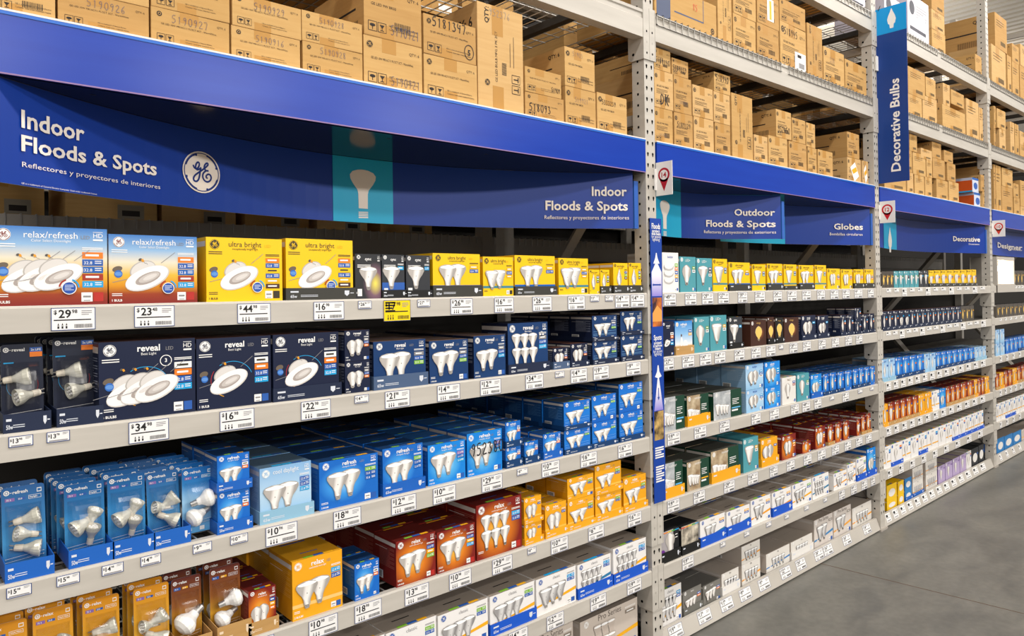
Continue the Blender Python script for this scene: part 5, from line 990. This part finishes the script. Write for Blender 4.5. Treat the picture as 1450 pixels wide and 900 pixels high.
# ------------------------------------------------------------------ shipping cartons on the overhead decks
CN = {}; DEEP = []
def carton(bay, lv, xl, xr, yt, base=None, d=.36, y0=.03, hw='', style=0, qty=True, lod=0, rz=None, white=False, look=None, hp=(.3, .62), hs=.15):
    z0 = LV[lv] if base is None else base
    xa, xb = XP(xl, z0+.05, y0), XP(xr, z0+.05, y0); zt = ZP(xl, yt, y0)
    xa = max(xa, PX[bay]+.058); xb = min(xb, PX[bay+1]-.056)
    w = max(xb-xa-.003, .05); h = zt-z0; DEEP.append((bay, lv, xa-.02, xa+w+.02, y0+d))
    if white: m = M('d9d3df', .4); sd = M('c9c3cf', .4)
    else: m = sd = KR[random.randrange(4)]
    mb = MB(); mb.box(-w/2, 0, 0, w/2, d, h, sd, fm=m, tm=m)
    F = Face(mb, (-w/2, 0, 0), (1, 0, 0), (0, 0, 1), (0, -1, 0)); s = min(w, h); v = h > w*1.5
    if style == 9:     # big printed carton
        F.rect(w*.03, h*.05, w*.24, h*1.0, M('4a5470', .5), 1); F.rect(w*.3, h*.34, w*.78, h*.38, M('4a5470', .5), 1); F.rect(w*.77, h*.34, w*.78, h*.99, M('4a5470', .5), 1); hand(F, '85', w*.6, h*.6, h*.18, M('d8503a', .6), .08)
        logo(F, w*.93, h*.22, .016, INK, m, 2, 1)
    elif white:
        F.rect(w*.1, h*.2, w*.85, h*.28, M('3a3a48', .5), 1); F.ell(w*.2, h*.7, w*.12, w*.12, M('3a3a48', .5), 1); F.lines(w*.4, h*.5, w*.9, h*.8, 5, GREYT, 1, .3); F.rect(w*.5, h*.3, w*.8, h*.6, M('f8f8fa', .15), 1)
    else:
        tw = w*.24; tx = w*random.uniform(.38, .5)
        F.rect(tx-tw/2, h*.72, tx+tw/2, h, TAPE, 1); F.rect(tx-tw/2, 0, tx+tw/2, h*.24, TAPE, 1)
        F.rect(0, h*.004, w, h*.012, M('8a6538', .8), 1)
        if lod < 2:
            if v:      # printed sideways
                F.text('QTY: 6', w*.24, h*.82, w*.09, INK, 2, 'l', True, rot=1); F.text('GE LED BULB MFG 3 PK 2CT', w*.42, h*.28, w*.05, INK, 2, 'l', False, rot=1)
                for i in range(10): F.rect(w*.52, h*(.36+.012*i), w*.62, h*(.366+.012*i), INK, 2)
                for k in range(2):
                    F.line([(w*.74, h*(.2+.1*k)), (w*.92, h*(.2+.1*k)), (w*.92, h*(.28+.1*k)), (w*.74, h*(.28+.1*k)), (w*.74, h*(.2+.1*k))], w*.012, INK, 2); F.line([(w*.78, h*(.24+.1*k)), (w*.88, h*(.24+.1*k))], w*.02, INK, 2); F.line([(w*.88, h*(.215+.1*k)), (w*.88, h*(.265+.1*k))], w*.02, INK, 2)
                logo(F, w*.2, h*.26, w*.055, INK, m, 2, lod if lod else 0); F.lines(w*.7, h*.45, w*.71, h*.68, 1, INK, 2, 1); F.lines(w*.78, h*.45, w*.79, h*.75, 1, INK, 2, 1)
            else:
                logo(F, w*.1, h*.84, s*.07, INK, m, 2, 0 if (lod == 0 and s > .1) else 1)
                F.text('QTY: 6', w*.95, h*.78, h*.06, INK, 2, 'r', False, w*.2)
                F.text('GE LED 10W MR16C/11 PL/2CT 3CT - WarmWhite' if w > h*1.3 else 'GE LED 9W BR30', w*.12, h*.56, h*.05, INK, 2, 'l', False, w*.72)
                ic = min(h*.2, w*.14)
                for k in range(2 if w > .12 else 3):
                    a = w*.07+k*ic*1.15; F.line([(a, h*.1), (a+ic, h*.1), (a+ic, h*.1+ic), (a, h*.1+ic), (a, h*.1)], ic*.07, INK, 2)
                    if k == 0: F.ell(a+ic/2, h*.1+ic*.6, ic*.34, ic*.17, INK, 2, n=10); F.rect(a+ic*.46, h*.1+ic*.15, a+ic*.54, h*.1+ic*.6, INK, 2)
                    else: F.poly([(a+ic*.2, h*.1+ic*.78), (a+ic*.8, h*.1+ic*.78), (a+ic*.56, h*.1+ic*.45), (a+ic*.44, h*.1+ic*.45)], INK, 2); F.rect(a+ic*.46, h*.1+ic*.2, a+ic*.54, h*.1+ic*.5, INK, 2); F.rect(a+ic*.28, h*.1+ic*.14, a+ic*.72, h*.1+ic*.22, INK, 2)
                if lod == 0 and w > h:
                    F.text('GE is a trademark of General Electric', w*.42, h*.24, h*.035, INK, 2, 'l', False, w*.52); F.text('Company. Used under trademark license.', w*.42, h*.17, h*.035, INK, 2, 'l', False, w*.52)
                else: F.lines(w*.1, h*.36, w*.7, h*.5, 4, INK, 2, .25)
                if w <= h*1.3 or lod:
                    x = w*.52
                    while x < w*.8: q = random.uniform(.006, .014)*w; F.rect(x, h*.2, x+q, h*.34, INK, 2); x += q+.012*w
        elif lod == 2:
            F.lines(w*.12, h*.6, w*.75, h*.82, 3, INK, 2, .2); F.rect(w*.45, h*.14, w*.85, h*.26, M('6b5536', .8), 2)
    if hw:
        if v: hand(F, hw, w*hp[0], h*.9, w*.12, GREYT if style == 5 else MARK, .05, 4)
        else: hand(F, hw, w*hp[0], h*hp[1], h*hs, M('5a5668', .6) if style == 5 else MARK, .055 if style == 5 else .1, 4, maxw=w*(.97-hp[0]))
    if style == 7: F.ring(w*.86, h*.3, h*.16, h*.2, h*.02, MARK, 4); F.text('5', w*.86, h*.22, h*.15, MARK, 4, 'c', True)
    if style == 6: F.poly([(w*.5, h*.05), (w*.85, h*.3), (w*.55, h*.85), (w*.2, h*.6)], WHITE, 4); F.poly([(w*.42, h*.35), (w*.72, h*.5), (w*.62, h*.66), (w*.3, h*.5)], CY_, 5)
    if style == 4: F.rect(w*.55, h*.05, w*.98, h*.45, WHITE, 4); F.rect(w*.65, h*.33, w*.8, h*.4, INK, 5); F.rect(w*.7, h*.1, w*.92, h*.22, GREYT, 5)
    if style == 3: F.rect(w*.45, h*.2, w*.75, h*.9, WHITE, 4); F.rect(w*.55, h*.25, w*.65, h*.85, CY_, 5)
    G = Face(mb, (-w/2, d, 0), (0, -1, 0), (0, 0, 1), (-1, 0, 0))
    if not white:
        G.rect(d*.0, h*.0, d*.0+.001, h, KR[1], 1); G.text('QTY: 6', d*.94, h*.78, h*.1, INK, 1, 'r', True, d*.3); G.lines(d*.45, h*.5, d*.85, h*.54, 1, INK, 1, 1)
        x = d*.6
        while x < d*.9: G.rect(x, h*.12, x+.004, h*.3, INK, 1); x += .009
    T = Face(mb, (-w/2, 0, h), (1, 0, 0), (0, 1, 0), (0, 0, 1)); T.rect(0, d*.495, w, d*.505, M('6e4f2a', .8), 1); T.rect(w*.3, 0, w*.55, d, TAPE, 1)
    key = (bay, lv); CN[key] = CN.get(key, 0)+1; n = CN[key]
    rz = rz if rz is not None else random.uniform(-.012, .012)
    o = link('shipping_carton', mb.mesh('shipping_carton'), None, ((xa+xb)/2, y0, z0), rz)
    lk = look or ('white printed carton' if white else ('tall kraft carton' if v else ('kraft carton marked %s' % hw if hw else ('wide' if w > h*1.4 else 'squarish')+' kraft carton')))
    tag(o, '%s, %s of those on %s, %s' % (lk, ORD[n-1], SHELF[lv], BAY[bay]), 'carton', 'shipping cartons on the overhead decks')
    return zt+.001
def stk(bay, lv, L_, lod, **kw):
    b = None
    for it in L_:
        o = dict(kw); o.update(it[3] if len(it) > 3 else {}); b = carton(bay, lv, it[0], it[1], it[2], b, lod=lod, **o)
h5 = dict(style=5)
stk(0, 'C', [(-40, 79, -60, {'d': .4}), (-40, 79, -120)], 0)
stk(0, 'C', [(81, 211.5, -18, dict(hw='5190926', style=5, hp=(.3, .66), hs=.22)), (81, 211.5, -75)], 0)
stk(0, 'C', [(213, 325.5, 8, dict(hw='5190927', style=5, hp=(.25, .66), hs=.22)), (213, 325.5, -46, dict(hw='5190926', style=5))], 0)
stk(0, 'C', [(327, 425.5, 35, dict(hw='5190916', style=5, hp=(.34, .66), hs=.2)), (328, 427, -12, dict(hw='5190929', style=5, hp=(.3, .62), hs=.22))], 0)
stk(0, 'C', [(428, 514, 57, dict(hw='5190928', style=5, hp=(.28, .7), hs=.2)), (427, 513, 13, dict(hw='5190928', style=5, hp=(.28, .68), hs=.2))], 0)
stk(0, 'C', [(515, 598, 48, dict(hw='5190921', style=5, hp=(.45, .1), hs=.18)), (515, 597, -33, dict(hw='5190921', style=5, hp=(.45, .1), hs=.18))], 0)
stk(0, 'C', [(600, 676, 75), (599, 674.5, 18, dict(hw='5181347', style=7, hp=(.16, .74), hs=.24))], 0)
stk(0, 'C', [(677, 741.5, 1, dict(hw='952376', style=5, d=.5, hp=(.25, .8), qty=1))], 0)
stk(0, 'C', [(743.5, 798.5, 129, dict(hw='518093', hp=(.1, .3), hs=.3)), (743, 795, 93, dict(hw='51909', hp=(.72, .2), hs=.2))], 0)
stk(0, 'C', [(800.5, 844, 121, dict(hw='519921', style=5, hp=(.3, .64), hs=.13)), (799.5, 842.5, 65, dict(hw='51903', style=5, hp=(.25, .8), hs=.12, d=.5))], 0)
stk(0, 'C', [(845.5, 888, 130, dict(hw='5333239', hp=(.15, .72), hs=.12))], 0)
stk(1, 'C', [(927, 953, 151, dict(hw='385965', style=5, hp=(.2, .2), hs=.1, d=.9)), (926.5, 953.5, 97, dict(hw='DK', hp=(.3, .1), hs=.3, d=.9)), (926, 949.5, 66, dict(hw='5189140', hp=(.05, .3), hs=.26, d=.5))], 1)
stk(1, 'C', [(955, 981, 158, dict(hw='5189129', hp=(.15, .6), hs=.14)), (954, 979.5, 106, dict(hw='388965', style=5, hp=(.3, .25), hs=.1)), (951, 974.5, 81, dict(hw='5189139', hp=(.05, .3), hs=.3))], 1)
stk(1, 'C', [(982.5, 1011, 164), (981, 1009.5, 119)], 1)
stk(1, 'C', [(1012.5, 1034.5, 173), (1010.5, 1034, 129), (1011, 1034, 101, dict(hw='518940', hp=(.1, .6), hs=.3, d=.45))], 1)
stk(1, 'C', [(1036.5, 1066.5, 131, dict(d=.45))], 1)
stk(1, 'C', [(1068, 1087, 190)], 1)
stk(1, 'C', [(1088.5, 1115, 191), (1099, 1120.5, 154, dict(hw='952450', hp=(.1, .2), hs=.22, d=.45))], 1)
stk(1, 'C', [(1117, 1142.5, 199), (1121.5, 1140.5, 166, dict(hw='918', hp=(.1, .7), hs=.2))], 1)
stk(1, 'C', [(1144, 1156.5, 208), (1141.5, 1154.5, 173)], 1)
stk(1, 'C', [(1158, 1179.5, 211)], 1)
stk(1, 'C', [(1200, 1219, 222, dict(style=6, d=.45)), (1199.5, 1217, 186, dict(d=.8))], 1)
stk(1, 'C', [(1221, 1236.5, 227, dict(style=6, d=.3))], 1)
stk(1, 'A', [(926, 1015, -30, dict(style=9, look='carton with blue printed bands', d=.5))], 1)
stk(1, 'A', [(1016.5, 1036.5, -50, dict(d=.5))], 1)
stk(1, 'A', [(1038, 1070.5, 18), (1038, 1070.5, -26, dict(hw='12'))], 1)
stk(1, 'A', [(1072, 1103, 31), (1072, 1103, -14, dict(style=3))], 1)
stk(1, 'A', [(1104.5, 1142, 29, dict(style=4, hw='518945', hp=(.15, .74), hs=.16)), (1104, 1140, -4)], 1)
stk(1, 'A', [(1143.5, 1165, 32, dict(d=.4))], 1)
stk(1, 'A', [(1166.5, 1195.5, 65, dict(hw='528', style=5))], 1)
stk(1, 'A', [(1196.5, 1236.5, 83, dict(d=.4))], 1)
stk(1, 'B', [(1175, 1203, -30)], 1)
stk(1, 'B', [(1205, 1233, -24, dict(white=True))], 1)
# third bay
stk(2, 'C', [(1252, 1283, 236), (1252, 1283, 205)], 2); stk(2, 'C', [(1284.5, 1293.5, 243), (1284.5, 1291.5, 212), (1288, 1298.5, 189)], 2)
stk(2, 'C', [(1295, 1309, 247), (1292.5, 1311, 215)], 2); stk(2, 'C', [(1310, 1320, 250), (1312, 1320, 226), (1303.5, 1320, 209)], 2)
stk(2, 'C', [(1326, 1342.5, 253), (1321, 1338, 223), (1320, 1332.5, 200)], 2); stk(2, 'C', [(1343.5, 1358, 256), (1341.5, 1353, 230), (1336.5, 1349.5, 212)], 2)
stk(2, 'C', [(1391.5, 1400, 271), (1389, 1397.5, 247)], 2)
for xa_, xb_, yt_, b_, col_ in ((1379.5, 1389.5, 272, None, 'lower'), (1377, 1386, 251, 1, 'upper')):
    z0 = LV['C'] if b_ is None else zprev; x0, x1 = XP(xa_, z0, .05), XP(xb_, z0, .05); zt = ZP(xa_, yt_, .05)
    mb = MB(); mb.box(-(x1-x0)/2, 0, 0, (x1-x0)/2, .16, zt-z0, M('c9531f', .4), fm=M('cdd3e4', .4), tm=BLUS, sm=M('c9531f', .4)); w = x1-x0; h = zt-z0
    F = Face(mb, (-w/2, 0, 0), (1, 0, 0), (0, 0, 1), (0, -1, 0)); F.rect(0, h*.85, w, h, BLUS, 1); F.ell(w/2, h*.45, w*.3, h*.25, CB, 1, n=10); G = Face(mb, (-w/2, .16, 0), (0, -1, 0), (0, 0, 1), (-1, 0, 0)); G.rect(0, h*.82, .16, h, M('b9bcd0', .5), 1); G.rect(0, 0, .16, h*.1, CC, 1)
    o = link('printed_box', mb.mesh('printed_box'), None, ((x0+x1)/2, .05, z0)); tag(o, 'orange-sided box with a blue lid, %s of the pair among cartons above Decorative' % col_, 'printed box', 'orange and blue boxes among the cartons'); zprev = zt+.001
stk(2, 'A', [(1252, 1283, 108)], 2)
stk(2, 'A', [(1286, 1305.5, 132), (1286, 1310, 93)], 2); stk(2, 'A', [(1307, 1326.5, 134), (1311, 1325, 108)], 2)
stk(2, 'A', [(1334, 1367.5, 147), (1335.5, 1345, 117)], 2); stk(2, 'A', [(1369, 1386, 139)], 2); stk(2, 'A', [(1387, 1395, 152)], 2)
CN_b = ZP(1346, 147, .03)
carton(2, 'A', 1346.5, 1365, 126, base=LV['A']+.235, lod=2)
stk(2, 'B', [(1252, 1283, -10, dict(white=True))], 2); stk(2, 'B', [(1285, 1316, -12, dict(white=True))], 2); stk(2, 'B', [(1320, 1338.5, 40), (1319, 1337.5, 12), (1319, 1337, -18)], 2)
stk(2, 'B', [(1381, 1396, 76, dict(d=.2))], 2)
# farthest bay
stk(3, 'B', [(1404, 1425, 62), (1409, 1426, 17, dict(d=.8, look='big kraft carton jutting up'))], 2); stk(3, 'B', [(1427, 1432.5, 78)], 2); stk(3, 'B', [(1433.5, 1443.5, 86), (1433, 1443, 61)], 2); stk(3, 'B', [(1444.5, 1462, 92), (1444.5, 1462, 62)], 2)
stk(3, 'A', [(1408, 1409.5, 176), (1408, 1409.5, 150)], 2); stk(3, 'A', [(1415.5, 1424, 182), (1412, 1424, 153)], 2); stk(3, 'A', [(1431, 1436.5, 172)], 2); stk(3, 'A', [(1437.5, 1443, 175)], 2); stk(3, 'A', [(1444, 1460, 204), (1444, 1460, 185)], 2)
stk(3, 'C', [(1408, 1410, 233)], 2); stk(3, 'C', [(1411, 1418, 234)], 2); stk(3, 'C', [(1419, 1434, 263), (1419, 1434, 237)], 2); stk(3, 'C', [(1436, 1444, 279), (1435, 1442.5, 259)], 2); stk(3, 'C', [(1445, 1460, 292), (1445, 1460, 255)], 2)
# cartons stored behind, seen through the gaps
def rearc(bay, lv, x, w, h, d, y):
    mb = MB(); m = KR[random.randrange(4)]; mb.box(-w/2, 0, 0, w/2, d, h, m); F = Face(mb, (-w/2, 0, 0), (1, 0, 0), (0, 0, 1), (0, -1, 0)); F.rect(w*.4, 0, w*.6, h, TAPE, 1); F.lines(w*.1, h*.6, w*.35, h*.8, 3, INK, 2, .3); F.rect(w*.7, h*.15, w*.9, h*.3, WHITE, 2)
    o = link('shipping_carton', mb.mesh('shipping_carton'), None, (x, y, LV[lv])); CN[bay, lv, 'r'] = CN.get((bay, lv, 'r'), 0)+1
    tag(o, 'shaded kraft carton, %s along the back of %s, %s' % (ORD[CN[bay, lv, 'r']-1], SHELF[lv], BAY[bay]), 'carton', 'shipping cartons on the overhead decks')
for bay in range(4):
    for lv in ('C', 'A'):
        x = PX[bay]+.12
        while x < PX[bay+1]-.45:
            w = random.uniform(.3, .42)
            if any(q[0] == bay and q[1] == lv and q[2] < x+w and q[3] > x and q[4] > .65 for q in DEEP): x += .15; continue
            rearc(bay, lv, x+w/2, w, random.uniform(.16, .26), .34, .66); x += w+random.uniform(.02, .2)

for bay in range(1):      # cartons of the rear rack glimpsed under the banners
    for j in range(6):
        w = random.uniform(.3, .38); x = PX[bay]+.1+j*.4; h = random.uniform(.2, .28); mb = MB(); m = KR[random.randrange(4)]; mb.box(-w/2, 0, 0, w/2, .4, h, m)
        F = Face(mb, (-w/2, 0, 0), (1, 0, 0), (0, 0, 1), (0, -1, 0)); F.rect(w*.55, h*.15, w*.85, h*.4, M('8f8676', .6), 1); F.rect(w*.6, h*.2, w*.8, h*.3, INK, 2); F.rect(w*.45, h*.6, w*.6, h, TAPE, 1)
        o = link('shipping_carton', mb.mesh('shipping_carton'), None, (x+w/2, 1.62, 2.004)); tag(o, 'shaded kraft carton, %s on the rear rack seen under the banner, %s' % (ORD[j], BAY[bay]), 'carton', 'cartons of the rear rack')
